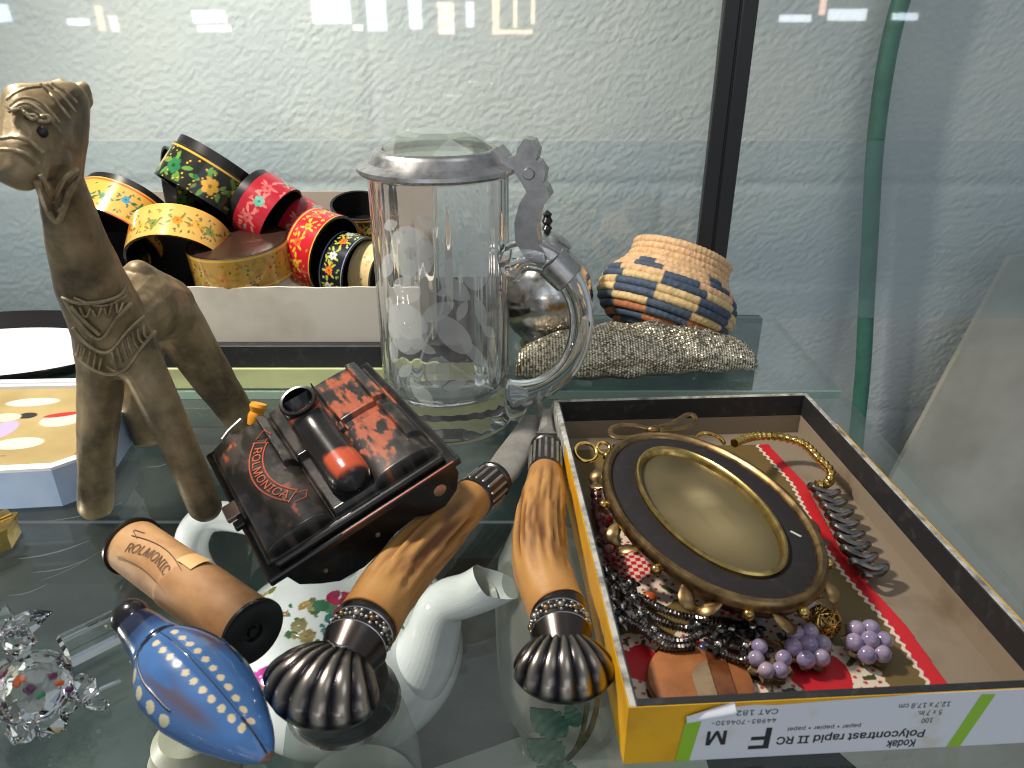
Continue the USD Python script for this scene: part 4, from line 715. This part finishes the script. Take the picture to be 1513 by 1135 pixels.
obj('lettering', (A([rollpt(1.15 + x / L0 * 3.0, sg * (-.34 + y + .30 * math.sin(math.pi * x / L0)), .01 + z) for x, y, z in tvv]), tm.faces), INK, pr)
for off, amp in ((-.55, .22), (.36, .30)): obj('printed_line', tube([rollpt(.9 + 3.4 * q, sg * (off - .1 + amp * math.sin(math.pi * q))) for q in np.linspace(0, 1, 30)], .018, 5), INK, pr)
obj('printed_line', tube([rollpt(.95 + .25 * math.cos(q), sg * (.28 + .35 * q / 6), .01) for q in np.linspace(0, 6, 24)], .016, 5), INK, pr)
obj('paper_flap', (A([rollpt(3.7 + .9 * i / 8, sg * (.45 + .75 * j / 8), .06 + .10 * (i / 8) * (j / 8)) for i in range(9) for j in range(9)]), quads(9, 9)), M('flap_paper', lin(222, 180, 120), .6), pr, smooth=True)
b0, b1 = on(184, 906, 1.95), on(400, 1124, .95); bd_ = unit(b1 - b0); bL = np.linalg.norm(b1 - b0); bs = unit(np.cross(bd_, (0, 0, 1))); bu = np.cross(bs, bd_)
bi = thing('painted_cicada', 'blue painted ceramic cicada with cream dots on folded wings', 'figurine', (b0 + b1) / 2 * A([1, 1, 0]))
n, mrow = 200, 220; tt = np.linspace(0, 1, mrow); a = np.linspace(0, 2 * np.pi, n, endpoint=False)
W = np.interp(tt, [0, .03, .08, .16, .23, .29, .36, .45, .60, .75, .90, .97, 1], [.02, .40, .60, .70, .78, .90, 1.26, 1.50, 1.50, 1.20, .68, .34, .02]); Hh = np.interp(tt, [0, .03, .08, .16, .26, .32, .5, .7, .88, .96, 1], [.02, .34, .58, .76, .86, .98, 1.10, .92, .55, .28, .02])
from scipy.ndimage import gaussian_filter1d
W[3:-3] = gaussian_filter1d(W, 4)[3:-3]; Hh[3:-3] = gaussian_filter1d(Hh, 4)[3:-3]
AA, TT = np.meshgrid(a, tt); X = W[:, None] * np.cos(AA); Zz = Hh[:, None] * np.sin(AA)
ridge = .10 * np.exp(-(X / .12) ** 2) * (Zz > 0) * sm(TT, .3, .4) * (1 - sm(TT, .9, 1)); Zz = Zz + ridge
Zz = Zz - .07 * np.exp(-((TT - .285) / .012) ** 2) * (Zz > 0)
Pb = b0 + (TT * bL)[..., None] * bd_ + X[..., None] * bs + Zz[..., None] * bu
XN = X / (W[:, None] + 1e-6); BC = np.ones(X.shape + (3,)) * A(lin(66, 108, 164)); nb_ = meshkit.fbm(np.stack([X * 1.5, TT * 6, AA * 0], -1) + 4, 4, 3)[..., None]
BC = BC * (.8 + .45 * nb_); BR_ = A(lin(96, 74, 70)); pat = sm(meshkit.fbm(np.stack([X * 1.2 + 9, TT * 3.2, AA * 0], -1), 3, 11) + .22 * sm(XN, -.2, .4), .42, .58)[..., None]
wingb = (np.exp(-((np.abs(XN) - .62) / .16) ** 2) * sm(TT, .34, .42) * (1 - sm(TT, .7, .85)))[..., None]; BC = BC * (1 - .8 * wingb * pat) + BR_ * .8 * wingb * pat
BC = np.where((TT < .14 + .05 * np.sin(AA) + .02 * np.cos(AA))[..., None] & (np.abs(XN) < 2)[..., None], A(lin(20, 18, 18)), BC)
BC = np.where((np.abs(TT - .285 - .02 * XN ** 2) < .014)[..., None], A([.008, .008, .012]), BC)
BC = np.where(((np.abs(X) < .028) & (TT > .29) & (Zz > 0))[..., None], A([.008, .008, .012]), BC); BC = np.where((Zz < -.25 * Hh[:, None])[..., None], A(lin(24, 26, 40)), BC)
for side in (-1, 1):
    for k in range(11):
        tk_ = .345 + .052 * k; xo = side * (.30 + .02 * k - .0035 * k * k); d = ((TT - tk_) * bL / .12) ** 2 + ((X - xo) / .105) ** 2
        BC = np.where(((d < 1) & (Zz > 0))[..., None], A(lin(218, 198, 160)) * (.8 + .3 * nb_), BC)
    for k in range(4):
        d = ((TT - .36 - .085 * k) * bL / .19) ** 2 + ((X - side * (W[:, None] * .93)) / .09) ** 2; BC = np.where(((d < 1) & (Zz > -.1))[..., None], A(lin(206, 196, 160)), BC)
hd = (1 - sm(TT, .20, .30))[..., None] * (1 - sm(TT, .27, .285))[..., None]; BC = BC * (1 - .72 * hd) + A(lin(20, 30, 62)) * .72 * hd; BC = np.where((TT > .978)[..., None], A(lin(120, 84, 66)), BC)
low = Pb[..., 2].min(); Pb[..., 2] = np.maximum(Pb[..., 2], .01)
obj('head_cap', ball(b0 + bd_ * .42 + bu * .12, .60, 3, (1, 1, 1)), M('black_paint', (.012, .011, .013), .22), bi, smooth=True)
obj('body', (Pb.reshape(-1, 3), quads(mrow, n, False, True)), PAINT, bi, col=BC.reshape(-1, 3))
for s in (-1, 1): obj('wing_line', tube([b0 + bd_ * bL * q + bs * s * np.interp(q, tt, W) * .80 + bu * np.interp(q, tt, Hh) * .62 for q in np.linspace(.30, .62, 20)], .03, 6), BLACKW, bi)
#@@KNIVES
# ------------------------------------------------------------------ carving set: antler handles with shell caps
def carver(name, label, pts, rad, shellR, collar_r, ferr, seed):
    """pts: the axis from the shell's middle to the ferrule end"""
    th = thing(name, label, 'carving tool', pts[2] * A([1, 1, 0]), None)
    d0 = unit(pts[0] - pts[1]); d0h = unit(d0); l = unit(np.cross((0, 0, 1), d0)); nrm = np.cross(d0, l)
    # antler
    hp_ = spline(pts[2:-1], 90); q = np.linspace(0, 1, 90); rr = np.interp(q, *rad)
    v, f = tube(hp_, rr, 48); a = np.tile(np.linspace(0, 2 * np.pi, 48, endpoint=False), 90); qq = q.repeat(48)
    gx = meshkit.fbm(np.c_[6.5 * np.cos(a), 6.5 * np.sin(a), qq * 2.2] + seed * 5, 4, seed); ax = hp_.repeat(48, 0); out = v[:-2] - ax
    gr = sm(gx, .40, .58) * np.clip(np.minimum(qq * 5, (1 - qq) * 6), 0, 1)
    v[:-2] = ax + out * (1 - .10 * (1 - gr) * np.clip(np.minimum(qq * 5, (1 - qq) * 6), 0, 1) + .05 * (meshkit.fbm(np.c_[np.cos(a), np.sin(a), qq * 4] + seed, 2, 3) - .5))[:, None]
    dark = (1 - gr) * np.clip(np.minimum((qq - .12) * 5, (1.05 - qq) * 6), 0, 1) * (.35 + .65 * sm(meshkit.fbm(np.c_[1.5 * np.cos(a), 1.5 * np.sin(a), qq * 2] + 3 * seed, 2, 5), .35, .6))
    C = A(lin(186, 136, 76)) * (1 - dark[:, None]) + A(lin(104, 62, 28)) * dark[:, None]; edge_ = np.clip(1 - np.minimum(qq, 1 - qq) * 14, 0, 1)[:, None] * .45
    C = C * (1 - edge_) + A(lin(168, 104, 46)) * edge_
    obj('handle', (v, f), ANTLER, th, col=np.vstack([C, C[:1], C[-1:]]))
    # shell cap
    m = trimesh.creation.icosphere(6, 1.0); p = A(m.vertices); hx = p[:, 0] * .86; hy = p[:, 1]
    ph_ = np.arctan2(hy, hx + 1.25); ribs = np.abs(np.cos(ph_ * 17.5)); top = sm(p[:, 2], -.35, .1)
    g = 1 + .075 * (ribs ** .8 - .6) * top * sm(hx, -.75, -.4)
    widen = 1 + .14 * sm(hx, -.6, .3)
    loc = np.c_[hx * g, hy * widen * g, p[:, 2] * .62 * g] * shellR
    P_ = pts[0] + loc[:, :1] * d0 + loc[:, 1:2] * l + loc[:, 2:] * nrm
    br = (ribs ** 2.6) * top * sm(hx, -.9, -.4); C = A([.022, .02, .026])[None] * (1 - br[:, None]) + A([.40, .345, .29])[None] * br[:, None]
    C = np.where((top < .2)[:, None], A([.25, .22, .19])[None], C); obj('shell_cap', (P_, A(m.faces)), DARKSILVER, th, col=C)
    shk = cKDTree(P_)
    for s in (-1, 1): obj('chevron', tube([P_[shk.query(w_)[1]] for w_ in [pts[0] - d0 * shellR * (.80 - .36 * (1 - q)) + l * s * shellR * .42 * q + nrm * shellR * (.60 - .10 * q) for q in np.linspace(0, 1, 10)]], .05, 6), SILVER, th)
    # collar with beaded ornament
    cl = np.linalg.norm(pts[1] - pts[2]) ; c0 = pts[2] + unit(pts[1] - pts[2]) * -.1; cd_ = unit(pts[1] - pts[2])
    dkv = lathe([(collar_r * .9, -.1), (collar_r * 1.04, -.05), (collar_r * 1.04, .38), (collar_r * .98, .44), (collar_r * 1.02, .52), (collar_r * 1.0, 1.1), (collar_r * 1.06, 1.18), (collar_r * .96, 1.5), (collar_r * .8, 2.1)], c0, cd_, 64)
    obj('collar', dkv, M(f'dark_collar_{seed}', (.09, .075, .07), .28, 1.), th); x, y, _ = frame(cd_)
    for k in range(12):
        a = 2 * math.pi * k / 12; o_ = math.cos(a) * x + math.sin(a) * y; tg = np.cross(cd_, o_)
        if o_[2] < -.4: continue
        obj('bead_flower', ball(c0 + cd_ * .78 + o_ * collar_r * 1.02, .12, 2), STEEL if k % 2 else BRASS, th)
        for q in range(5): obj('bead_petal', ball(c0 + cd_ * (.78 + .2 * math.cos(q * 1.26)) + tg * .2 * math.sin(q * 1.26) + o_ * collar_r * 1.015, .065, 1), STEEL, th)
    obj('collar_line', lathe([(collar_r * 1.03, .47), (collar_r * 1.06, .5), (collar_r * 1.03, .53)], c0, cd_, 48), SILVER, th); obj('collar_line', lathe([(collar_r * 1.03, 1.1), (collar_r * 1.07, 1.14), (collar_r * 1.03, 1.18)], c0, cd_, 48), SILVER, th)
    # ferrule with flutes
    e0, e1 = hp_[-1], pts[-1]; fd = unit(e1 - e0); fl = np.linalg.norm(e1 - e0); R = ferr
    fp = obj('ferrule', lathe([(R * .95, -.12), (R * 1.08, -.05), (R * 1.08, .12), (R * .98, .18), (R * .98, fl - .5), (R * 1.06, fl - .42), (R * 1.06, fl - .22), (R * .95, fl - .15), (R * .7, fl)], e0, fd, 48), M(f'dark_ferrule_{seed}', (.10, .09, .085), .32, 1.), th)
    x, y, _ = frame(fd)
    for k in range(16):
        a = 2 * math.pi * k / 16; o_ = math.cos(a) * x + math.sin(a) * y; obj('flute', tube([e0 + fd * h + o_ * R * 1.0 for h in (.26, .3, fl - .62, fl - .56)], [.02, .07, .07, .02], 6), STEEL, fp)
    return th, e1, fd
kp = [on(478, 1012, 1.55), on(522, 958, 1.5), on(542, 922, 1.45), on(590, 850, 1.5), on(650, 785, 1.5), on(698, 737, 1.35), on(733, 707, 1.15)]
kt, ke, kd = carver('carving_knife', 'antler-handled carving knife with shell cap, slanting up to the right', kp, ([0, .15, .5, .8, 1], [1.10, 1.12, 1.08, 1.0, .88]), 1.66, 1.02, .86, 3)
kl = unit(np.cross((0, 0, 1), kd)); blade = [ke - kd * .2, *[ke + kd * q for q in (.4, 1.2, 2.5, 5.0, 7.5)]]
bl_out = Polygon([(-.2, -.45), (.5, -.62), (1.1, -.72), (3.2, -.95), (5.6, -.8), (7.4, -.2), (7.6, .1), (5.5, .62), (3, .72), (1.0, .70), (.4, .55), (-.2, .45)])
obj('blade', tube(spline([ke - kd * .1, on(745, 692, .85), on(760, 668, .62), on(777, 640, .55), on(789, 618, .50)], 30), np.interp(np.linspace(0, 1, 30), [0, .12, .4, .8, 1], [.80, .86, .84, .70, .50]), 24, flat=.38), BLADE, kt)
obj('bolster', tube([ke - kd * .3, ke, ke + kd * .2, ke + kd * .5], [.80, .76, .6, .2], 20, flat=.7), BLADE, kt)
fp_ = [on(833, 985, 1.45), on(829, 938, 1.5), on(825, 905, 1.5), on(806, 858, 1.55), on(797, 800, 1.6), on(801, 745, 1.5), on(806, 700, 1.4), on(807, 658, 1.3)]
ft, fe, fd2 = carver('carving_fork', 'antler-handled carving fork with shell cap beside the yellow box', fp_, ([0, .15, .45, .8, 1], [1.02, 1.06, 1.08, .98, .78]), 1.42, .95, .74, 5)
fh = unit(fd2 * A([1, 1, 0]))
obj('shank', tube([fe - fd2 * .2, fe + fh * .25, fe + fh * .8, fe + fh * 2.2, fe + fh * 3.4], [.62, .58, .46, .34, .30], 8, flat=.8), BLADE, ft, smooth=20)
obj('guard', prism(Polygon([(-.52, 0), (.52, 0), (.0, .85)]), fe + fh * .18 + [0, 0, .45], np.cross(fh, (0, 0, 1)), fh, (0, 0, 1), .12), STEEL, ft)
for s in (-1, 1): obj('tine', tube([fe + fh * 3.2 + A([s * .1, 0, -.1]), fe + fh * 4.5 + A([s * .35, 0, -.3]), fe + fh * 6 + A([s * .4, 0, -.5])], [.25, .18, .04], 8), STEEL, ft)
#@@LEFT
# ------------------------------------------------------------------ left: tin, plate, gold box, crystal
tn = thing('picture_tin', 'pale blue tin with a painted picture inside its white rim, at the left edge', 'tin', (-25, 32, 0))
tt_ = [(-19.35, 28.2), (-18.9, 29.0), (-19.6, 36.6), (-40, 36.0), (-40, 27.0), (-20.2, 27.6)]
tpoly = Polygon([(-36, 26.4), (-20.3, 27.95), (-19.15, 29.1), (-20.2, 37.3), (-36, 36.6)])
obj('wall', prism(tpoly.difference(tpoly.buffer(-.18)), (0, 0, 0), (1, 0, 0), (0, 1, 0), (0, 0, 1), 1.9), TINBLUE, tn)
obj('rim', prism(tpoly.buffer(.05).difference(tpoly.buffer(-.38)), (0, 0, 1.9), (1, 0, 0), (0, 1, 0), (0, 0, 1), .14), TINWHITE, tn)
obj('inner_wall', prism(tpoly.buffer(-.38).difference(tpoly.buffer(-.6)), (0, 0, 1.2), (1, 0, 0), (0, 1, 0), (0, 0, 1), .72), TINWHITE, tn)
X, Yy = np.meshgrid(np.linspace(-30, -19.4, 260), np.linspace(27.6, 37.2, 240), indexing='ij'); inn = tpoly.buffer(-.5); from shapely import contains_xy
ok = contains_xy(inn, X, Yy); d_e = np.minimum.reduce([np.abs((X - (-19.15 - (Yy - 29.1) * .128))), Yy - 27.6])
n_ = meshkit.fbm(np.stack([X * .6, Yy * .6, X * 0], -1) + 60, 4, 4)[..., None]; TC = A(lin(200, 178, 122)) * (1 - n_) + A(lin(170, 146, 92)) * n_
ee = X - (-19.15 - (Yy - 29.1) * .128); TC = np.where(((ee > -1.0) & (ee < -.85))[..., None], A(lin(204, 90, 50)), TC); TC = np.where((ee > -.85)[..., None], A(lin(226, 214, 196)), TC); TC = np.where(((ee > -.7) & (ee < -.62))[..., None], A(lin(120, 90, 60)), TC)
for (x, y, a_, b_, rot, col) in ((-22.6, 33.0, 1.1, .8, .2, lin(232, 220, 200)), (-22.9, 33.5, .9, .25, .3, lin(196, 52, 40)), (-25.2, 34.9, 1.4, .5, .1, lin(236, 226, 210)), (-23.4, 30.6, 1.2, .6, .1, lin(236, 224, 204)), (-25.0, 31.9, .7, 1.0, 0, lin(196, 178, 214)), (-24.6, 33.4, .5, .35, 0, lin(50, 42, 38)), (-25.6, 33.2, .8, .5, 0, lin(230, 210, 190)), (-24.6, 29.4, 1.5, .05, .05, lin(70, 60, 50))):
    TC = stamp(TC, X, Yy, x, y, a_, b_, rot, col, .2)
Fq = quads(260, 240); Fq = Fq[ok.ravel()[Fq].all(1)]; ui, Fq = np.unique(Fq, return_inverse=True); Fq = Fq.reshape(-1, 3)
TC = TC * .8
obj('picture', (np.c_[X.ravel(), Yy.ravel(), np.full(X.size, 1.72)][ui], Fq), PRINT, tn, col=TC.reshape(-1, 3)[ui])
pc = A([-32.4, 43.2, 0]); plt_ = thing('rimmed_plate', 'white plate with wide black rim behind the painted tin', 'plate', pc)
obj('rim', lathe([(3.5, .0), (5.4, .15), (7.6, 1.05), (8.3, 1.75), (8.5, 1.8), (8.3, 1.55), (7.4, .98), (6.9, .72)], pc, n=96, sx=1.05, sy=.66, xd=(1, 0, 0)), BLACKW, plt_); obj('centre', lathe([(0, .5), (5.6, .52), (6.6, .72), (6.95, .9)], pc, n=96, sx=1.05, sy=.66, xd=(1, 0, 0)), TINWHITE, plt_)
gx = thing('brass_box', 'small folded brass box corner at the left edge', 'box', (-22.6, 24.4, 0))
gp = [(-24.5, 22.6), (-21.6, 23.9), (-20.75, 24.9), (-21.0, 26.0), (-24.5, 25.6)]
obj('body', prism(gp, (0, 0, 0), (1, 0, 0), (0, 1, 0), (0, 0, 1), .75), BRASSB, gx); obj('lid', prism(Polygon(gp).buffer(.10), (0, 0, .77), (1, 0, 0), (0, 1, 0), (0, 0, 1), .22), GOLD, gx); obj('fold', obox((-22.2, 24.9, 1.02), unit((.6, .75, 0)), unit((-.75, .6, 0)), (0, 0, 1), 1.5, .3, .05), GOLD, gx)
cy = thing('crystal_animal', 'faceted cut crystal animal figurine with leaf-shaped wings at bottom left', 'figurine', (-14.7, 16.5, 0))
def gem(c, r, s=(1, 1, 1), n=40, seed=1):
    rg = np.random.default_rng(seed); p = rg.normal(0, 1, (n, 3)); p /= np.linalg.norm(p, axis=1, keepdims=True); return tri(m3.Manifold.hull_points(p * A(s) * r + A(c, float)))
obj('body', gem(on(48, 1015, 1.5), 1.12, (1, 1, .95), 110, 12), CRYSTAL, cy, smooth=False); obj('head', gem(on(28, 948, 2.5), .5, (1, 1, 1), 30, 3), CRYSTAL, cy, smooth=False)
def wing(p, q, w, h=.22):
    p, q = A(p), A(q); x, y, d = frame(q - p); return tri(m3.Manifold.hull_points(A([p + (q - p) * s + x * w * math.sin(math.pi * s) * c + y * h * sgn * math.sin(math.pi * s) for s in np.linspace(0, 1, 11) for c in (-1, -.6, .6, 1) for sgn in (-1, 1)])))
obj('wing', wing(on(-12, 945, 2.5), on(78, 903, 2.9), .34), CRYSTAL, cy, smooth=False); obj('wing', wing(on(8, 955, 2.3), on(8, 892, 3.2), .26), CRYSTAL, cy, smooth=False)
for (a, b, z, r, s) in ((35, 1072, .6, .55, 4), (75, 1066, .5, .5, 5), (10, 1050, .9, .5, 6), (100, 1045, .5, .35, 7), (5, 1000, 1.6, .55, 8), (90, 985, 1.6, .35, 9)): obj('paw', gem(on(a, b, z), r, (1, 1, 1), 24, s), CRYSTAL, cy, smooth=False)
for k in range(7): obj('coloured_chip', gem(on(18 + 14 * k, 1000 + 9 * ((k * 5) % 4), 1.9), .14, (1, 1, 1), 12, 20 + k), M(f'chip_{k}', (lin(170, 60, 120), lin(230, 120, 60), lin(120, 50, 110), lin(90, 170, 120))[k % 4], .05, transmission_weight=.5), cy, smooth=False)
ra, rb = on(92, 965, .5), on(200, 912, .5); rx_, ry_, rd_ = frame(rb - ra); rd = thing('crystal_rod', 'clear square crystal bar between the crystal animal and the blue cicada', 'crystal', (ra + rb) / 2 * A([1, 1, 0]))
obj('bar', obox((ra + rb) / 2, unit(rb - ra), np.cross((0, 0, 1), unit(rb - ra)), (0, 0, 1), np.linalg.norm(rb - ra) / 2, .52, .45, .12), CRYSTAL, rd, smooth=False)
cd2 = thing('crystal_drop', 'small faceted crystal drop beside the head of the blue cicada', 'crystal', on(122, 1020, 0)); obj('drop', gem(on(122, 1018, .6), .48, (.8, 1, 1.1), 26, 31), CRYSTAL, cd2, smooth=False); obj('foot', gem(on(142, 1042, .25), .30, (1.3, 1, .7), 20, 32), CRYSTAL, cd2, smooth=False)
obj('hook', tube([on(128, 1034, .5), on(150, 1018, .55), on(178, 1006, .5)], .07, 8), CRYSTAL, cd2)
#@@LOWER
# ------------------------------------------------------------------ things on the lower shelf, seen through the glass
def china_col(v, c, flowers):
    C = np.ones((len(v), 3)) * A(lin(236, 238, 240))
    for (p, r, col, lf) in flowers:
        rg = random.Random(int(abs(p[0] * 97 + p[2] * 31)))
        for k in range(9):
            q = A(p) + r * 1.3 * A([rg.uniform(-1, 1), rg.uniform(-.6, .6), rg.uniform(-1, 1)]); d = np.linalg.norm((v - q) / A([r * .5, r * .5, r * .22]), axis=1); C[d < 1] = lf
        for k in range(6):
            q = A(p) + r * .42 * A([math.cos(k * 1.05), .3 * math.sin(k * 1.05), math.sin(k * 1.05)]); d = np.linalg.norm(v - q, axis=1); C[d < r * .36] = A(col) * rg.uniform(.75, 1.15)
    return C
TPC = A([-10.2, 34.4, -20.0]); TPS = A([1.3, 1.3, 1.0]); tpot = thing('china_teapot', 'white floral china teapot on the lower shelf under the harmonica', 'teapot', TPC)
def on_skin(v, n, pts):
    out = []
    for (a, b, r, c_, l_) in pts:
        d = unit(ray(a, b)); w = v - CAMV; t_ = w @ d; rr = np.linalg.norm(w - t_[:, None] * d, axis=1); near = np.where((rr < .5) & (n @ d < 0))[0]
        if len(near): out.append((v[near[np.argmin(t_[near])]], r, c_, l_))
    return out
FP = [(500, 892, .6, lin(200, 60, 100), lin(90, 140, 100)), (440, 885, .5, lin(180, 150, 90), lin(110, 130, 70)), (470, 925, .35, lin(80, 140, 140), lin(70, 120, 120)), (410, 900, .4, lin(170, 130, 90), lin(80, 120, 80)), (380, 1010, .6, lin(214, 110, 60), lin(70, 140, 60)), (625, 1000, .4, lin(190, 50, 60), lin(70, 120, 90)), (545, 896, .75, lin(190, 50, 84), lin(90, 130, 90)), (478, 905, .45, lin(60, 130, 130), lin(60, 120, 120)), (428, 925, .7, lin(150, 140, 96), lin(70, 110, 70)), (450, 890, .5, lin(180, 160, 110), lin(120, 120, 70)), (590, 905, .4, lin(70, 120, 90), lin(60, 110, 80)), (610, 960, .5, lin(190, 120, 120), lin(80, 130, 90)), (500, 870, 1.0, lin(190, 40, 90), lin(60, 120, 90)), (552, 868, .7, lin(190, 50, 80), lin(60, 120, 110)), (372, 995, .9, lin(196, 60, 160), lin(70, 130, 50)), (650, 1000, .55, lin(180, 40, 50), lin(70, 110, 80)), (628, 985, .3, lin(110, 130, 110), lin(70, 110, 90)), (440, 935, .7, lin(160, 140, 90), lin(60, 110, 60)), (405, 1012, .7, lin(220, 110, 70), lin(80, 150, 60)), (378, 872, .7, lin(170, 150, 90), lin(120, 120, 60)), (420, 1036, .7, lin(200, 70, 60), lin(80, 150, 60)), (655, 862, .35, lin(120, 140, 110), lin(70, 110, 80)), (340, 850, .5, lin(190, 170, 120), lin(150, 150, 110))]
def dense(pr, m):
    p = spline(A([(a, b, 0) for a, b in pr], float), m)[:, :2]; p[:, 0] = np.maximum(p[:, 0], 0); return p
tv, tf = lathe(np.vstack([[(0, 0), (2.6, 0), (2.8, .35), (2.6, .6)], dense([(2.62, .62), (3.7, 1.3), (5.0, 2.9), (5.5, 4.6), (5.3, 6.4), (4.5, 7.9), (3.4, 8.7), (2.7, 9.0)], 110), [(2.7, 9.3), (2.9, 9.45)]]), TPC, n=360); tv = TPC + (tv - TPC) * TPS; 
obj('body', (tv, tf), CHINA, tpot, col=china_col(tv, 0, on_skin(tv, A(trimesh.Trimesh(tv, tf, process=False).vertex_normals), FP)))
lv, lf = lathe(dense([(2.95, 9.45), (2.7, 9.7), (1.9, 10.4), (.9, 10.9), (.45, 11.05), (.4, 11.3)], 60), TPC, n=200); lv = TPC + (lv - TPC) * TPS; ld = obj('lid', (lv, lf), CHINA, tpot, col=china_col(lv, 0, on_skin(lv, A(trimesh.Trimesh(lv, lf, process=False).vertex_normals), FP)))
kv, kf = ball(TPC + [0, 0, 11.9], .8, 3); obj('knob', (kv, kf), CHINA, ld, col=china_col(kv, 0, [(TPC + [0, -.7, 12], .4, lin(200, 60, 80), lin(110, 140, 80))]))
spt = spline([at(596, 1005, 32.0), at(628, 968, 31.3), at(644, 920, 31.2), at(662, 888, 31.2), at(688, 880, 31.2), at(688, 880, 31.2) + [1.15, .1, .75]], 70); srd = np.interp(np.linspace(0, 1, 70), [0, .25, .5, .75, 1], [2.3, 1.9, 1.55, 1.20, 1.15])
sv, sf = tube(spt, srd, 40); sf = sf[~(sf == len(sv) - 1).any(1)]; sv = sv[:-1]; sdr = unit(spt[-1] - spt[-4]); rel = sv - spt[-1]; wl = np.clip(1 + (rel @ sdr) / 1.5, 0, 1) * np.clip((rel @ unit(np.cross(np.cross(sdr, (0, 0, -1)), sdr))) / 1.0 + .2, 0, 1); sv = sv + wl[:, None] * A([.95, 0, .25]); sT = trimesh.Trimesh(sv, sf, process=False).subdivide().subdivide(); sv, sf = A(sT.vertices), A(sT.faces); obj('spout', (sv, sf), CHINA, tpot, col=china_col(sv, 0, on_skin(sv, A(sT.vertex_normals), FP))); i0 = spt[-1]; obj('spout_inside', lathe([(0, -1.3), (.8, -1.0), (1.02, -.1)], i0, unit(spt[-1] - spt[-4]), 36), M('china_inside', lin(190, 190, 184), .3), tpot)
hdl = spline([at(345, 890, 34.5), at(300, 850, 35), at(283, 800, 35.6), at(300, 770, 36.3), at(350, 765, 37), at(400, 780, 37.5)], 50); hv, hf = tube(hdl, np.interp(np.linspace(0, 1, 50), [0, .5, 1], [.9, 1.1, 1.0]), 24, flat=.8); obj('handle', (hv, hf), CHINA, tpot, col=np.ones((len(hv), 3)) * A(lin(238, 239, 240)))
def shaker(c, label, h=12.8, r=3.2, cap=BLACKW):
    c = A(c, float); s = thing('glass_shaker', label, 'shaker', c, 'glass shakers on the lower shelf')
    obj('glass', lathe([(0, .1), (r * .9, .0), (r, .4), (r * 1.02, h * .4), (r * .98, h * .7), (r * .85, h * .86), (r * .62, h * .96), (r * .55, h)], c, n=64), THIN, s)
    cp = obj('cap', lathe([(r * .74, h - .5), (r * .76, h - .1), (r * .68, h + .15), (r * .64, h + .9), (r * .5, h + 1.3), (0, h + 1.5)], c, n=48), cap, s); obj('cap_rim', lathe([(r * .73, h - .55), (r * .79, h - .5), (r * .73, h - .42)], c, n=48), SILVER, cp)
    obj('salt', lathe([(0, .3), (r * .92, .4), (r * .94, h * .45), (0, h * .5)], c, n=40), M('salt_' + str(int(abs(c[0]))), lin(150, 154, 150), .8), s)
shaker((-7.5, 23.9, -20), 'clear glass shaker with dark domed cap under the knife shell')
shaker((-13.6, 22.2, -20), 'pale glass shaker under the blue cicada', 11.2, 2.7, M('pale_cap', lin(150, 148, 130), .4))
JC = A([3.4, 33.5, -20.0]); jr = thing('frosted_jar', 'large frosted glass jar on the lower shelf under the carving fork', 'jar', JC)
obj('body', lathe([(0, .1), (2.6, .0), (3.4, .5), (4.0, 2), (4.3, 5), (4.4, 9), (4.2, 12), (3.5, 14), (2.5, 15), (2.3, 15.6)], JC, n=72), FROST, jr); obj('lid', lathe([(2.4, 15.6), (2.5, 15.9), (2.2, 16.3), (0, 16.6)], JC, n=48), FROST, jr)
lfp = thing('leaf_sprig', 'dark green leaf sprig with slender stems in front of the frosted jar', 'leaf sprig', (1.6, 25.6, -20))
st0 = A([1.9, 25.8, -20]);
for (a, b, Y, w) in ((868, 1040, 24.6, .12), (885, 1020, 24.8, .14)): obj('stem', tube(spline([st0, st0 + [.1, -.3, 5], at(a - 14, b + 60, Y), at(a, b, Y)], 30), w, 8), STEMM, lfp)
for (a, b, a2, b2, w) in ((835, 1085, 790, 1050, .75), (830, 1120, 785, 1095, .8), (855, 1075, 840, 1045, .4), (850, 1150, 800, 1135, .9)):
    p, q = at(a, b, 24.4), at(a2, b2, 24.2); x, y, d = frame(q - p); L_ = np.linalg.norm(q - p)
    UU, VV = np.meshgrid(np.linspace(0, 1, 22), np.linspace(-1, 1, 11), indexing='ij'); ww = w * (np.sin(np.pi * UU ** .8) ** .8) * (1 + .10 * np.sin(UU * 40)); sideh = unit(A([1, .2, .3]) - d * (A([1, .2, .3]) @ d)); nn_ = np.cross(sideh, d); nn_ = nn_ if nn_[2] > 0 else -nn_
    pts_ = p + (UU * L_ * 1.15)[..., None] * d + (VV * ww)[..., None] * sideh + (.16 * np.abs(VV) * w + .04 * np.cos(UU * 30))[..., None] * nn_
    obj('leaf', cat((pts_.reshape(-1, 3), quads(22, 11)), (pts_.reshape(-1, 3) - nn_ * .05, quads(22, 11)[:, ::-1])), LEAF, lfp)
